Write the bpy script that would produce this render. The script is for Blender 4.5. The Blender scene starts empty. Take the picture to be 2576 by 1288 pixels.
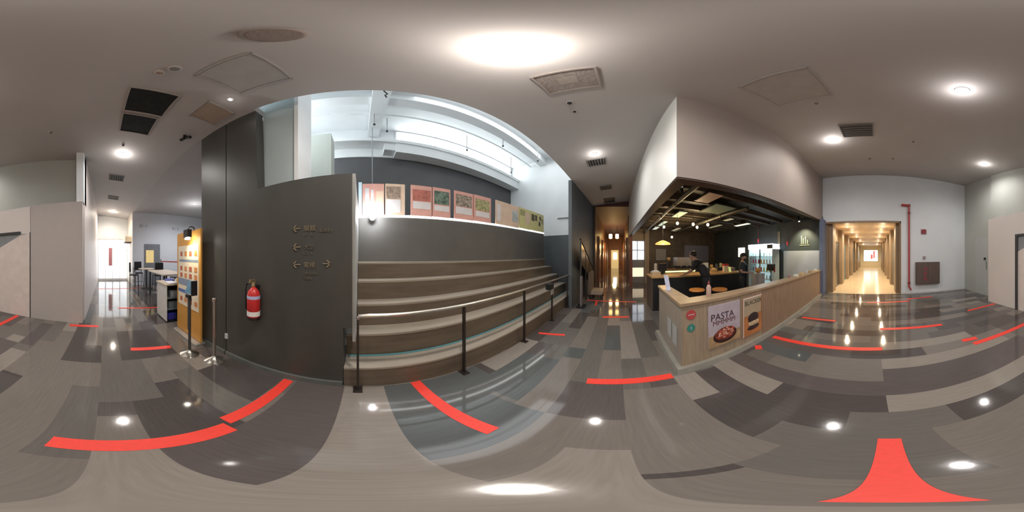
import bpy, bmesh, math, random
from mathutils import Vector, Matrix
random.seed(7)
S = bpy.context.scene
C = S.collection
PI = math.pi

# ------------------------------------------------------------------ camera, world, exposure
cd = bpy.data.cameras.new('camera')
cd.type = 'PANO'
try:
    cd.panorama_type = 'EQUIRECTANGULAR'
except Exception:
    cd.cycles.panorama_type = 'EQUIRECTANGULAR'
cam = bpy.data.objects.new('camera', cd)
C.objects.link(cam)
cam.location = (0, 0, 1.5)
# frame centre (x=1288) looks 52.97 degrees clockwise from +Y (the seating tiers)
cam.rotation_euler = (PI/2, 0, -math.radians((1288-909)/2576*360))
S.camera = cam
w = bpy.data.worlds.new('world')
S.world = w
w.use_nodes = True
w.node_tree.nodes['Background'].inputs[0].default_value = (0.6, 0.75, 1.0, 1)
w.node_tree.nodes['Background'].inputs[1].default_value = 0.6
S.view_settings.view_transform = 'Standard'
S.view_settings.look = 'None'
S.view_settings.gamma = 1
S.view_settings.use_curve_mapping = False
S.view_settings.exposure = 0.50
try:
    S.cycles.max_bounces = 8
    S.cycles.diffuse_bounces = 4
    S.cycles.use_adaptive_sampling = True
    S.cycles.adaptive_threshold = .03
    S.cycles.sample_clamp_indirect = 4
    S.cycles.use_denoising = True
except Exception:
    pass

def light(name, kind, loc, power, col=(1, .93, .85), size=.1, rot=(0, 0, 0), parent=None, spot=None, sy=None):
    d = bpy.data.lights.new(name, kind)
    d.energy = power
    d.color = col
    if kind == 'AREA':
        d.size = size
        if sy:
            d.shape = 'RECTANGLE'; d.size_y = sy
    else:
        d.shadow_soft_size = size
    if kind == 'SPOT':
        d.spot_size = math.radians(spot or 120); d.spot_blend = .8
    o = bpy.data.objects.new(name, d)
    C.objects.link(o)
    o.location = loc; o.rotation_euler = rot
    if parent: o.parent = parent
    return o

# added fill lamps standing in for daylight in the high void
light('added_fill_lamp_west', 'AREA', (-1.9, 3.1, 4.7), 32, (.95, .98, 1.0), 1.6, (0, -PI/2, 0), sy=2.2)
light('added_fill_lamp_top', 'AREA', (3.2, 2.3, 5.85), 32, (.97, .985, 1.0), 4.5, (0, 0, 0), sy=1.1)

# ------------------------------------------------------------------ materials
MATS = {}
def mat(name, col, rough=.6, metal=0.0, emit=0.0, var=.06, scale=6.0, ecol=None, stretch=None, spec=None, alpha=None, bump=0.0, coat=0.0):
    if name in MATS: return MATS[name]
    m = bpy.data.materials.new(name); m.use_nodes = True
    nt = m.node_tree; p = nt.nodes['Principled BSDF']
    p.inputs['Roughness'].default_value = rough
    p.inputs['Metallic'].default_value = metal
    if spec is not None: p.inputs['Specular IOR Level'].default_value = spec
    if coat: p.inputs['Coat Weight'].default_value = coat; p.inputs['Coat Roughness'].default_value = .08
    tc = nt.nodes.new('ShaderNodeTexCoord'); mp = nt.nodes.new('ShaderNodeMapping')
    if stretch: mp.inputs['Scale'].default_value = stretch
    nz = nt.nodes.new('ShaderNodeTexNoise'); nz.inputs['Scale'].default_value = scale; nz.inputs['Detail'].default_value = 4
    nt.links.new(tc.outputs['Object'], mp.inputs[0]); nt.links.new(mp.outputs[0], nz.inputs['Vector'])
    cr = nt.nodes.new('ShaderNodeValToRGB')
    cr.color_ramp.elements[0].position = .3; cr.color_ramp.elements[1].position = .7
    cr.color_ramp.elements[0].color = tuple(max(0, c*(1-var)) for c in col)+(1,)
    cr.color_ramp.elements[1].color = tuple(min(1, c*(1+var)) for c in col)+(1,)
    nt.links.new(nz.outputs['Fac'], cr.inputs[0]); nt.links.new(cr.outputs[0], p.inputs['Base Color'])
    if emit:
        p.inputs['Emission Strength'].default_value = emit
        p.inputs['Emission Color'].default_value = tuple(ecol or col)+(1,)
    if bump:
        bp = nt.nodes.new('ShaderNodeBump'); bp.inputs['Strength'].default_value = bump
        bp.inputs['Distance'].default_value = .01
        nt.links.new(nz.outputs['Fac'], bp.inputs['Height']); nt.links.new(bp.outputs[0], p.inputs['Normal'])
    if alpha is not None: p.inputs['Alpha'].default_value = alpha
    MATS[name] = m
    return m

def glass(name, col=(.8, .9, .95), rough=.02):
    m = mat(name, col, rough, var=.0)
    m.node_tree.nodes['Principled BSDF'].inputs['Transmission Weight'].default_value = .95
    m.node_tree.nodes['Principled BSDF'].inputs['IOR'].default_value = 1.1
    return m

ceil_m = mat('ceiling_paint', (.50, .478, .465), .75, var=.03, scale=1.2)
white_m = mat('white_paint', (.80, .85, .89), .55, var=.02, scale=2)
void_m = mat('void_white_paint', (.80, .83, .84), .6, var=.03, scale=2)
soffit_side_m = mat('soffit_white_paint', (.90, .91, .88), .5, var=.02, scale=2)
soffit_front_m = mat('soffit_taupe_paint', (.36, .31, .28), .6, var=.03, scale=2)
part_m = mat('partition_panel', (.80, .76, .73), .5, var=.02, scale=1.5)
upper_m = mat('upper_wall_paint', (.50, .53, .50), .6, var=.03, scale=1.5)
dark_m = mat('charcoal_wall_paint', (.062, .061, .054), .45, var=.12, scale=3, stretch=(1, 1, .3))
dark2_m = mat('slate_wall_paint', (.085, .095, .10), .5, var=.08, scale=3)
backwall_m = mat('slate_void_wall', (.10, .10, .105), .6, var=.08, scale=2)
pil_m = mat('pale_blue_grey_paint', (.42, .50, .51), .6, var=.03, scale=2)
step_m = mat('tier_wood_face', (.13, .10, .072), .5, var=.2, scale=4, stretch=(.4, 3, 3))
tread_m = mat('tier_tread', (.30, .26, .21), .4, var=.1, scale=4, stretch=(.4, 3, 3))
parapet_m = mat('tier_parapet_grey', (.105, .10, .093), .5, var=.08, scale=3)
steel_m = mat('brushed_steel', (.62, .58, .52), .28, 1.0, var=.05, scale=20)
dsteel_m = mat('dark_bronze_steel', (.055, .045, .040), .4, .6, var=.1)
black_m = mat('black_plastic', (.012, .012, .014), .45, var=.1)
blackc_m = mat('black_cladding', (.018, .018, .020), .5, var=.15)
wood_m = mat('light_oak_laminate', (.36, .28, .195), .5, var=.14, scale=5, stretch=(6, 6, .5))
woodl_m = mat('oak_ledge', (.38, .27, .17), .4, var=.12, scale=6, stretch=(3, 1, 3))
stone_m = mat('pale_plinth', (.28, .27, .235), .4, var=.1, scale=6)
red_tape = mat('red_floor_tape', (.86, .055, .035), .5, var=.04, scale=30)
red_m = mat('red_enamel', (.55, .03, .03), .3, var=.05)
redp_m = mat('red_pipe_paint', (.50, .06, .06), .4, var=.05)
orange_m = mat('orange_board', (.60, .30, .06), .5, var=.05)
paper_m = mat('white_paper', (.80, .80, .80), .6, var=.02)
bronze_m = mat('bronze_letters', (.30, .25, .17), .35, .3, var=.05)
corr_red_m = mat('oxblood_paint', (.16, .055, .04), .5, var=.1, scale=3)
corr_wall_m = mat('brown_corridor_wall', (.17, .10, .065), .45, var=.2, scale=3, stretch=(1, 1, .3))
warm_ceil_m = mat('warm_wood_ceiling', (.62, .45, .30), .5, var=.08, scale=4, stretch=(1, .2, 1))
warm_floor_m = mat('cream_stone_floor', (.62, .49, .33), .18, var=.05, scale=3)
pier_m = mat('taupe_wood_pier', (.30, .21, .13), .5, var=.12, scale=4, stretch=(4, 4, .5))
cream_m = mat('cream_wall', (.85, .76, .55), .5, var=.03)
cafe_ceil_m = mat('cafe_black_ceiling', (.035, .030, .024), .6, var=.3, scale=3)
cafe_wall_m = mat('cafe_brown_wall', (.10, .072, .050), .5, var=.3, scale=3)
cafe_blue_m = mat('cafe_slate_wall', (.050, .060, .068), .5, var=.15, scale=3)
cafe_pale_m = mat('cafe_pale_wall', (.45, .47, .56), .5, var=.05, scale=2)
void_dark = mat('dark_recess', (.008, .008, .008), .9, var=.1)

# ------------------------------------------------------------------ mesh helpers
class MB:
    def __init__(s): s.bm = bmesh.new()
    def poly(s, vs, fs):
        v = [s.bm.verts.new(p) for p in vs]
        for f in fs:
            try: s.bm.faces.new([v[i] for i in f])
            except ValueError: pass
        return s
    def box(s, x0, x1, y0, y1, z0, z1):
        if x0 > x1: x0, x1 = x1, x0
        if y0 > y1: y0, y1 = y1, y0
        return s.poly([(x0,y0,z0),(x1,y0,z0),(x1,y1,z0),(x0,y1,z0),(x0,y0,z1),(x1,y0,z1),(x1,y1,z1),(x0,y1,z1)],
                      [(0,3,2,1),(4,5,6,7),(0,1,5,4),(1,2,6,5),(2,3,7,6),(3,0,4,7)])
    def prism(s, base, top):
        """base, top: equal lists of 3D points; closed solid between them"""
        n = len(base)
        return s.poly(list(base)+list(top), [tuple(range(n-1, -1, -1)), tuple(range(n, 2*n))] +
                      [(i, (i+1) % n, n+(i+1) % n, n+i) for i in range(n)])
    def wallseg(s, a, b, t, za, zb):
        """vertical slab from a to b (xy), thickness t to the left of a->b; za=(bottom at a,b) zb=(top at a,b)"""
        ax, ay = a; bx, by = b
        L = math.hypot(bx-ax, by-ay); nx, ny = -(by-ay)/L*t, (bx-ax)/L*t
        if not isinstance(za, tuple): za = (za, za)
        if not isinstance(zb, tuple): zb = (zb, zb)
        base = [(ax, ay, za[0]), (bx, by, za[1]), (bx+nx, by+ny, za[1]), (ax+nx, ay+ny, za[0])]
        top = [(ax, ay, zb[0]), (bx, by, zb[1]), (bx+nx, by+ny, zb[1]), (ax+nx, ay+ny, zb[0])]
        return s.prism(base, top)
    def tube(s, pts, r, n=10, cap=True):
        pts = [Vector(p) for p in pts]
        rings = []
        for i, p in enumerate(pts):
            d = (pts[min(i+1, len(pts)-1)]-pts[max(i-1, 0)]).normalized()
            up = Vector((0, 0, 1)) if abs(d.z) < .95 else Vector((1, 0, 0))
            a = d.cross(up).normalized(); b = d.cross(a).normalized()
            rr = r[i] if isinstance(r, (list, tuple)) else r
            rings.append([s.bm.verts.new(p+a*math.cos(2*PI*k/n)*rr+b*math.sin(2*PI*k/n)*rr) for k in range(n)])
        for i in range(len(rings)-1):
            for k in range(n):
                s.bm.faces.new([rings[i][k], rings[i][(k+1) % n], rings[i+1][(k+1) % n], rings[i+1][k]])
        if cap:
            s.bm.faces.new(rings[0][::-1]); s.bm.faces.new(rings[-1])
        return s
    def lathe(s, prof, c=(0, 0, 0), n=24):
        rings = []
        for r, z in prof:
            rings.append([s.bm.verts.new((c[0]+max(r, .0005)*math.cos(2*PI*k/n), c[1]+max(r, .0005)*math.sin(2*PI*k/n), c[2]+z)) for k in range(n)])
        for i in range(len(rings)-1):
            for k in range(n):
                s.bm.faces.new([rings[i][k], rings[i][(k+1) % n], rings[i+1][(k+1) % n], rings[i+1][k]])
        s.bm.faces.new(rings[0][::-1]); s.bm.faces.new(rings[-1])
        return s
    def ball(s, c, r, sc=(1, 1, 1), u=16, v=10):
        bmesh.ops.create_uvsphere(s.bm, u_segments=u, v_segments=v, radius=r,
            matrix=Matrix.Translation(c) @ Matrix.Diagonal((*sc, 1)))
        return s
    def build(s, name, m, parent=None, loc=None, rotz=None, bevel=0, smooth=False, rot=None):
        bmesh.ops.recalc_face_normals(s.bm, faces=s.bm.faces)
        if bevel:
            es = [e for e in s.bm.edges if len(e.link_faces) == 2 and e.calc_face_angle(0) > .6]
            try: bmesh.ops.bevel(s.bm, geom=es, offset=bevel, segments=2, affect='EDGES', clamp_overlap=True)
            except Exception: pass
        me = bpy.data.meshes.new(name); s.bm.to_mesh(me); s.bm.free()
        for mm in (m if isinstance(m, list) else [m]): me.materials.append(mm)
        if smooth:
            for p in me.polygons: p.use_smooth = True
            try: me.set_sharp_from_angle(angle=math.radians(40))
            except Exception: pass
        o = bpy.data.objects.new(name, me); C.objects.link(o)
        if loc: o.location = loc
        if rotz is not None: o.rotation_euler = (0, 0, rotz)
        if rot: o.rotation_euler = rot
        if parent: o.parent = parent
        return o

def tag(o, label, cat, group=None, kind=None):
    o['label'] = label; o['category'] = cat
    if group: o['group'] = group
    if kind: o['kind'] = kind
    return o
def thing(name, label, cat, loc=(0, 0, 0), rotz=0, group=None):
    o = bpy.data.objects.new(name, None); C.objects.link(o)
    o.empty_display_size = .1
    o.location = loc; o.rotation_euler = (0, 0, rotz)
    return tag(o, label, cat, group)
def struct(name, b, m, parent=None, **k):
    o = b.build(name, m, parent, **k)
    if not parent: o['kind'] = 'structure'
    return o
def dup(root, loc, rotz=0, label=None, group=None, par=None):
    r = root.copy(); C.objects.link(r)
    r.location = loc; r.rotation_euler = (0, 0, rotz)
    if label: r['label'] = label
    if group: r['group'] = group
    def rec(src, dst):
        for ch in list(src.children):
            if ch.type == 'LIGHT': pass
            c = ch.copy(); C.objects.link(c); c.parent = dst
            rec(ch, c)
    rec(root, r)
    return r
def text(name, body, size, m, parent, loc, rot, depth=.004, align='LEFT'):
    cu = bpy.data.curves.new(name, 'FONT'); cu.body = body; cu.size = size; cu.extrude = depth/2; cu.align_x = align
    cu.resolution_u = 3
    t = bpy.data.objects.new(name+'_tmp', cu); C.objects.link(t)
    bpy.context.view_layer.update()
    me = bpy.data.meshes.new_from_object(t.evaluated_get(bpy.context.evaluated_depsgraph_get()))
    bpy.data.objects.remove(t); me.name = name
    me.materials.clear(); me.materials.append(m)
    o = bpy.data.objects.new(name, me); C.objects.link(o)
    o.location = loc; o.rotation_euler = rot
    if parent: o.parent = parent
    return o

def cz(y): return 3.993-.14*y          # height of the sloping hall ceiling

# ================================================================== STRUCTURE
# ---- floor: long planks of six grey and brown tones
tones = [(.078, .068, .065), (.105, .090, .086), (.135, .125, .114), (.175, .156, .138), (.25, .222, .195), (.095, .102, .102)]
def plank_mat(i, c):
    m = mat('floor_plank_%s' % 'abcdef'[i], c, .16, var=.07, scale=9, stretch=(.5, 6, 1), bump=.0)
    nt = m.node_tree; p = nt.nodes['Principled BSDF']
    n2 = nt.nodes.new('ShaderNodeTexNoise'); n2.inputs['Scale'].default_value = 60
    mr = nt.nodes.new('ShaderNodeMapRange'); mr.inputs['To Min'].default_value = .045; mr.inputs['To Max'].default_value = .10
    tc = nt.nodes['Texture Coordinate']
    nt.links.new(tc.outputs['Object'], n2.inputs['Vector']); nt.links.new(n2.outputs['Fac'], mr.inputs['Value']); nt.links.new(mr.outputs[0], p.inputs['Roughness'])
    return m
pm = [plank_mat(i, c) for i, c in enumerate(tones)]
FX0, FX1, FY0, FY1 = -10.2, 21.0, -6.3, 6.2
OVER = [  # patches whose tone the photo shows: x0, x1, y0, y1, tone
    (-.17, .20, .25, 1.45, 4), (.20, .95, .42, 1.0, 5), (.2, 1.2, 1.0, 1.4, 5), (.2, 1.0, .05, .42, 3), (-1.0, -.17, -.0, .25, 3), (-.6, .6, -.0, .25, 4), (-.4, .35, -.75, -.25, 2), (-.5, .3, -.25, 0, 3),
    (-.62, -.17, .25, 1.45, 1), (-1.45, -.62, .2, .75, 0), (-1.6, -.75, .75, 1.0, 2), (-1.5, -.75, 1.0, 1.5, 0),
    (-.1, -2.0, -1.25, -1.0, 4), (-.1, -2.0, -2.0, -1.75, 4), (-.1, -1.6, -2.5, -2.25, 4), (-.1, -2.2, -1.75, -1.25, 1),
    (-.1, 1.2, -1.75, -1.5, 3), (-.1, 1.4, -1.5, -1.25, 1), (.15, .65, -1.25, -.7, 0), (-.5, .15, -1.0, -.5, 2), (.5, 1.1, -.75, -.5, 0),
    (.35, 1.4, -.5, -.02, 3), (.95, 1.5, 0.0, .5, 1), (.95, 2.0, .5, .75, 3), (1.0, 1.9, .75, 1.2, 5), (-1.5, -.3, -.75, -.3, 3), (-2.2, -1.2, .0, .5, 2),
    (-3.0, -2.0, .25, 1.0, 0), (-3.2, -2.0, 1.0, 1.4, 3),
]
fb = bmesh.new()
row = 0; y = FY0
while y < FY1-.01:
    y2 = min(y+.25, FY1)
    x = FX0 + random.choice([-.75, -.5, -.25, 0])
    while x < FX1:
        x2 = x + random.choice([.5, 1.0, 1.0, 1.5])
        t = random.choice([0, 0, 1, 1, 2, 2, 3, 3, 4, 5])
        a, b_ = max(x, FX0), min(x2, FX1)
        x = x2
        if b_-a < .01: continue
        # split where hand-placed patches apply
        k = a
        while k < b_-1e-6:
            k2 = min(b_, (math.floor(k/.05+1e-6)+1)*.05)
            cx, cy = (k+k2)/2, (y+y2)/2
            tt = t
            for (p0, p1, q0, q1, tv) in OVER:
                if min(p0, p1) <= cx <= max(p0, p1) and q0 <= cy <= q1: tt = tv
            # grow while the tone stays the same
            while k2 < b_-1e-6:
                k3 = min(b_, k2+.05); c2 = (k2+k3)/2; t3 = t
                for (p0, p1, q0, q1, tv) in OVER:
                    if min(p0, p1) <= c2 <= max(p0, p1) and q0 <= cy <= q1: t3 = tv
                if t3 != tt: break
                k2 = k3
            f = fb.faces.new([fb.verts.new(v) for v in ((k, y, 0), (k2, y, 0), (k2, y2, 0), (k, y2, 0))])
            f.material_index = tt
            k = k2
    y = y2; row += 1
fm = bpy.data.meshes.new('floor'); fb.to_mesh(fm); fb.free()
for m in pm: fm.materials.append(m)
fo = bpy.data.objects.new('floor', fm); C.objects.link(fo); fo['kind'] = 'structure'
struct('floor_corridor', MB().box(-1.3, 2.2, -22.5, -6.3, -.05, .004), warm_floor_m)

# ---- ceilings
def slab(pts, zf, t):
    return MB().prism([(x, y, zf(y)) for x, y in pts], [(x, y, zf(y)+t) for x, y in pts])
hall = [(-3.9, -6.35), (7.35, -6.35), (7.35, 1.14), (4.4, 1.28), (-.05, 1.42), (-1.115, 1.44), (-1.115, 1.64), (-2.2, 1.64), (-2.2, 1.44), (-10.2, 1.44), (-10.2, -.5), (-3.9, -.5)]
struct('ceiling', slab(hall, cz, .14), ceil_m)
struct('ceiling_west', MB().box(-10.2, -2.2, 1.44, 6.3, 3.79, 3.9), ceil_m)
struct('ceiling_void', MB().box(-2.2, 6.1, 1.3, 4.8, 5.95, 6.05), void_m)
struct('wall_void_near', MB().wallseg((-2.2, 1.44), (7.35, 1.14), -.1, 3.93, 6.0), void_m)
struct('ceiling_east_corridor', MB().box(7.35, 21, -.75, 1.3, 3.80, 4.15), mat('dark_oxblood_ceiling', (.085, .022, .018), .6))
struct('ceiling_south_corridor', MB().box(-1.04, 1.82, -22.5, -6.3, 2.86, 2.95), warm_ceil_m)
# ---- charcoal wall carrying the wayfinding sign, stepped at its top
b = MB()
b.prism([(-2.2, 1.475, 0), (-1.62, 1.475, 0), (-1.62, 1.62, 0), (-2.2, 1.62, 0)], [(-2.2, 1.475, 3.79), (-1.62, 1.475, 3.79), (-1.62, 1.62, 3.79), (-2.2, 1.62, 3.79)])
b.prism([(x, 1.475, z) for x, z in ((-1.605, 0), (-.165, 0), (-.165, .80), (-.085, .80), (-.085, 2.32), (-1.09, 2.30), (-1.12, 3.79), (-1.605, 3.79))],
        [(x, 1.62, z) for x, z in ((-1.605, 0), (-.165, 0), (-.165, .80), (-.085, .80), (-.085, 2.32), (-1.09, 2.30), (-1.12, 3.79), (-1.605, 3.79))])
struct('wall_sign', b, dark_m)
struct('wall_behind_panel', MB().box(-1.63, -1.59, 1.50, 1.62, 0, 3.78), void_dark)
b = MB(); b.box(-2.2, -1.62, 1.445, 1.475, 0, .07); b.box(-1.60, -.17, 1.445, 1.475, 0, .07)
struct('baseboard_sign_wall', b, mat('grey_skirting', (.12, .13, .125), .4))
# pale pier standing behind the stepped wall
struct('wall_pier', MB().box(-1.12, -.66, 1.625, 2.02, 0, 5.95), [pil_m])
struct('trim_1', MB().box(-.70, -.655, 1.60, 2.06, 2.3, 5.95), void_m)
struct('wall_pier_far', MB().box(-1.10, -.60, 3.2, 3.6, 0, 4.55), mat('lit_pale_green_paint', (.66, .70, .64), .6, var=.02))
# ---- void enclosure above the tiers
b = MB().wallseg((-2.2, 4.6), (6.1, 4.6), .12, 0, (4.62, 4.78))
struct('wall_void_back', b, backwall_m)
struct('wall_void_upper', MB().wallseg((-2.2, 4.55), (6.1, 4.55), .15, (4.63, 4.79), 5.96), void_m)
b = MB(); b.box(-1.9, 6.0, 2.78, 3.08, 5.62, 5.95); b.box(.18, .48, 1.55, 4.5, 5.55, 5.9); b.box(-1.9, 6.0, 4.1, 4.55, 5.02, 5.14)
b.box(.9, 6.0, 4.15, 4.55, 4.66, 5.03); b.box(.6, .95, 4.2, 4.55, 4.75, 5.03)
struct('trim_2', b, void_m)
struct('wall_void_east', MB().box(6.0, 6.15, 1.2, 4.8, 2.32, 5.96), void_m)
struct('wall_void_east_lower', MB().box(6.0, 6.15, 1.35, 4.8, 0, 2.32), dark2_m)
struct('wall_void_west', MB().box(-2.2, -2.08, 1.62, 4.75, 0, 5.96), void_m)
wd = struct('added_glow_panel_west', MB().box(-2.07, -2.04, 2.0, 4.2, 4.0, 5.6), mat('grey_glow_panel_frame', (.4, .4, .4), .4))  # unseen glowing panel, added to light the void from the west
MB().box(-2.035, -2.03, 2.05, 4.15, 4.05, 5.55).build('pane', mat('cool_glow_panel', (.85, .93, 1), .2, emit=1.2), wd)
wd = struct('added_glow_panel_back', MB().box(.95, 5.9, 4.50, 4.54, 5.15, 5.92), mat('white_glow_panel_frame', (.8, .8, .8), .5))  # glowing panel added to brighten the soffit; no window on this wall
for a0 in (1.0, 2.23, 3.46, 4.69):
    MB().box(a0, a0+1.16, 4.49, 4.498, 5.19, 5.88).build('pane', mat('pale_glow_panel', (.94, .98, 1.0), .2, emit=2.8, var=0), wd)
# ---- slate wall east of the tiers
struct('wall_slate', MB().wallseg((4.42, 1.27), (7.35, 1.10), .10, 0, (3.82, 3.84)), dark2_m)
struct('wall_side_panel', MB().box(-.085, -.055, 1.55, 2.98, .60, 2.36), mat('pale_grey_panel', (.40, .41, .40), .45))
# ---- east corridor
b = MB(); b.box(7.35, 21, 1.08, 1.2, 0, 3.83)
struct('wall_east_corridor_north', b, corr_wall_m)
struct('wall_east_corridor_south', MB().box(9.1, 21, -.72, -.6, 0, 3.83), corr_wall_m)
struct('wall_east_corridor_end', MB().box(19.6, 19.8, -.7, 1.2, 0, 3.83), mat('russet_end_wall', (.26, .10, .05), .4, var=.2))
struct('trim_3', MB().box(7.3, 7.42, 1.0, 1.12, 0, 3.84), mat('dark_brown_post', (.04, .025, .02), .5))
struct('trim_4', MB().box(7.3, 7.42, -.68, -.55, 0, 3.84), corr_red_m)
for i, x in enumerate((9.0, 11.2, 13.4, 15.6)):
    struct('trim_%d' % (5+i), MB().box(x, x+.5, .98, 1.08, 0, 2.6), mat('rosewood_pilaster', (.30, .13, .07), .35, var=.2, scale=5, stretch=(1, 1, .3)))
    struct('trim_%d' % (9+i), MB().box(x+.6, x+1.1, -.6, -.5, 0, 2.6), MATS['rosewood_pilaster'])
# ---- soffit above the cafe
A = (1.62, -.62); Bq = (2.0, -6.25)
b = MB()
b.prism([(A[0], A[1], 2.42), (Bq[0], Bq[1], 2.93), (Bq[0]+.14, Bq[1], 2.93), (A[0]+.14, A[1]-.14, 2.42)],
        [(A[0], A[1], cz(A[1])+.02), (Bq[0], Bq[1], cz(Bq[1])+.02), (Bq[0]+.14, Bq[1], cz(Bq[1])+.02), (A[0]+.14, A[1]-.14, cz(A[1])+.02)])
struct('wall_soffit_west', b, soffit_front_m)
b = MB()
b.prism([(A[0]+.001, A[1]+.002, 2.42), (7.4, -.52, 2.42), (7.4, -.66, 2.42), (A[0]+.14, A[1]-.14, 2.42)],
        [(A[0]+.001, A[1]+.002, cz(A[1])+.02), (7.4, -.52, cz(-.52)+.02), (7.4, -.66, cz(-.66)+.02), (A[0]+.14, A[1]-.14, cz(A[1])+.02)])
struct('wall_soffit_north', b, soffit_side_m)
b = MB()
b.prism([(1.63, -.63, 2.40), (2.01, -6.2, 2.91), (2.15, -6.2, 2.91), (1.77, -.77, 2.40)], [(1.63, -.63, 2.42), (2.01, -6.2, 2.93), (2.15, -6.2, 2.93), (1.77, -.77, 2.42)])
b.prism([(1.63, -.63, 2.40), (7.4, -.535, 2.40), (7.4, -.66, 2.40), (1.77, -.77, 2.40)], [(1.63, -.63, 2.42), (7.4, -.535, 2.42), (7.4, -.66, 2.42), (1.77, -.77, 2.42)])
struct('trim_13', b, mat('brown_soffit_edge', (.10, .065, .05), .5))
# ---- cafe shell
struct('ceiling_cafe', MB().prism([(1.77, -.7, 3.05), (9.1, -.7, 3.05), (9.1, -6.25, 3.05), (2.14, -6.25, 3.05)], [(1.77, -.7, 3.12), (9.1, -.7, 3.12), (9.1, -6.25, 3.12), (2.14, -6.25, 3.12)]), cafe_ceil_m)
struct('wall_cafe_east', MB().box(9.0, 9.15, -6.3, -1.75, 0, 3.1), cafe_wall_m)
struct('wall_cafe_east_pier', MB().box(8.85, 9.15, -1.75, -1.50, 0, 3.1), mat('tan_pier', (.35, .26, .19), .5))
struct('wall_cafe_east_over_window', MB().box(9.0, 9.15, -1.5, -.7, 2.35, 3.1), mat('tan_header', (.40, .31, .22), .5))
struct('wall_cafe_south', MB().box(1.98, 9.15, -6.25, -6.12, 0, 3.1), cafe_blue_m)
struct('wall_cafe_south_pale', MB().box(2.0, 3.75, -6.12, -6.10, 0, 1.72), cafe_pale_m)
struct('wall_cafe_south_end', MB().box(1.86, 2.02, -6.22, -5.86, 0, 2.92), mat('blue_end_panel', (.15, .19, .30), .5))
wd = struct('window_2', MB().box(8.98, 9.02, -1.5, -.7, .0, 2.36), mat('cafe_window_frame', (.25, .25, .27), .4))
b = MB()
for (a0, a1) in ((-1.47, -1.13), (-1.08, -.73)):
    b.box(8.965, 8.975, a0, a1, 1.85, 2.32); b.box(8.965, 8.975, a0, a1, 1.3, 1.80)
b.build('pane', mat('cool_window_light', (.80, .88, 1.0), .2, emit=1.5), wd)
MB().box(8.965, 8.975, -1.45, -.75, .35, .85).build('pane', mat('warm_window_light', (1.0, .85, .62), .2, emit=.7), wd)
# ---- south wall with the corridor opening
b = MB()
b.wallseg((-1.04, -6.22), (-4.0, -6.22), .12, 0, 5.0)
b.wallseg((2.05, -6.22), (-1.04, -6.22), .12, 2.86, 5.0)
struct('wall_south', b, white_m)
struct('baseboard_south', MB().box(-3.9, -1.06, -6.22, -6.205, 0, .07), mat('white_skirting', (.75, .75, .73), .4))
b = MB(); b.box(-1.06, 1.86, -6.36, -6.215, 2.80, 2.87); b.box(-1.07, -1.01, -6.36, -6.215, 0, 2.86)
struct('trim_14', b, pier_m)
for s, xw in ((1, 1.80), (-1, -1.04)):
    n = 'wall_south_corridor_%s' % ('east' if s > 0 else 'west')
    struct(n, MB().box(xw, xw+s*.15, -22.5, -6.3, 0, 2.9), pier_m)
k = 15
for yy in (-6.9, -8.9, -10.9, -12.9, -15.2, -17.5):
    struct('trim_%d' % k, MB().box(1.62, 1.80, yy, yy+.5, 0, 2.86), pier_m); k += 1
    struct('trim_%d' % k, MB().box(-1.04, -.88, yy, yy+.5, 0, 2.86), pier_m); k += 1
dk = mat('smoked_door_glass', (.04, .045, .05), .15); dg2 = mat('blue_grey_door_glass', (.14, .20, .22), .2)
n = 1
for i, yy in enumerate((-8.3, -10.3, -12.3, -14.6, -16.9)):
    o = struct('door_%d' % n, MB().box(1.76, 1.79, yy, yy+1.3, 0, 2.2), dk if i % 2 == 0 else dg2); n += 1
    MB().box(1.74, 1.76, yy+.1, yy+.13, .9, 1.2).build('door_handle', steel_m, o)
    o = struct('door_%d' % n, MB().box(-1.03, -1.0, yy, yy+1.3, 0, 2.2), dg2 if i % 2 == 0 else dk); n += 1
    MB().box(-1.0, -.98, yy+.1, yy+.13, .9, 1.2).build('door_handle', steel_m, o)
struct('wall_south_corridor_end', MB().box(-1.1, 1.9, -22.5, -22.35, 0, 2.9), cream_m)
wd = struct('window_3', MB().box(-.65, 1.35, -22.34, -22.30, .75, 2.35), mat('pale_window_frame', (.7, .7, .65), .4))
MB().box(-.6, 1.3, -22.295, -22.29, .8, 2.3).build('pane', mat('cyan_daylight_pane', (.62, .92, .95), .2, emit=1.5), wd)
MB().box(-.2, .0, -22.285, -22.28, 1.2, 2.2).build('pane_poster', mat('red_window_poster', (.7, .12, .1), .5, emit=.5), wd)
MB().box(.1, .35, -22.285, -22.28, 1.1, 1.7).build('pane_poster', MATS['red_window_poster'], wd)
# ---- south-west corner and west partition
struct('wall_southwest', MB().box(-4.1, -3.9, -6.35, -.5, 0, 4.95), upper_m)
wl = struct('wall_west_upper', MB().prism([(-3.82, -4.35, 2.6), (-3.82, -.62, 2.6), (-3.9, -.62, 2.6), (-3.9, -4.35, 2.6)],
        [(-3.82, -4.35, cz(-4.35)+.02), (-3.82, -.62, cz(-.62)+.02), (-3.9, -.62, cz(-.62)+.02), (-3.9, -4.35, cz(-4.35)+.02)]), upper_m)
struct('wall_west_upper_end', MB().box(-3.9, -3.45, -.62, -.46, 2.70, 4.08), white_m)
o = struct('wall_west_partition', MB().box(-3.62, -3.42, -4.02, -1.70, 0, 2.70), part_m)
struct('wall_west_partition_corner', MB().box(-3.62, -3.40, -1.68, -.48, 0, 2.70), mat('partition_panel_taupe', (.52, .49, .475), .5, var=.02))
struct('wall_partition_joint', MB().box(-3.6, -3.44, -1.70, -1.68, 0, 2.70), void_dark)
struct('wall_west_partition_return', MB().box(-3.95, -3.6, -4.02, -3.9, 0, 2.7), part_m)
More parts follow.
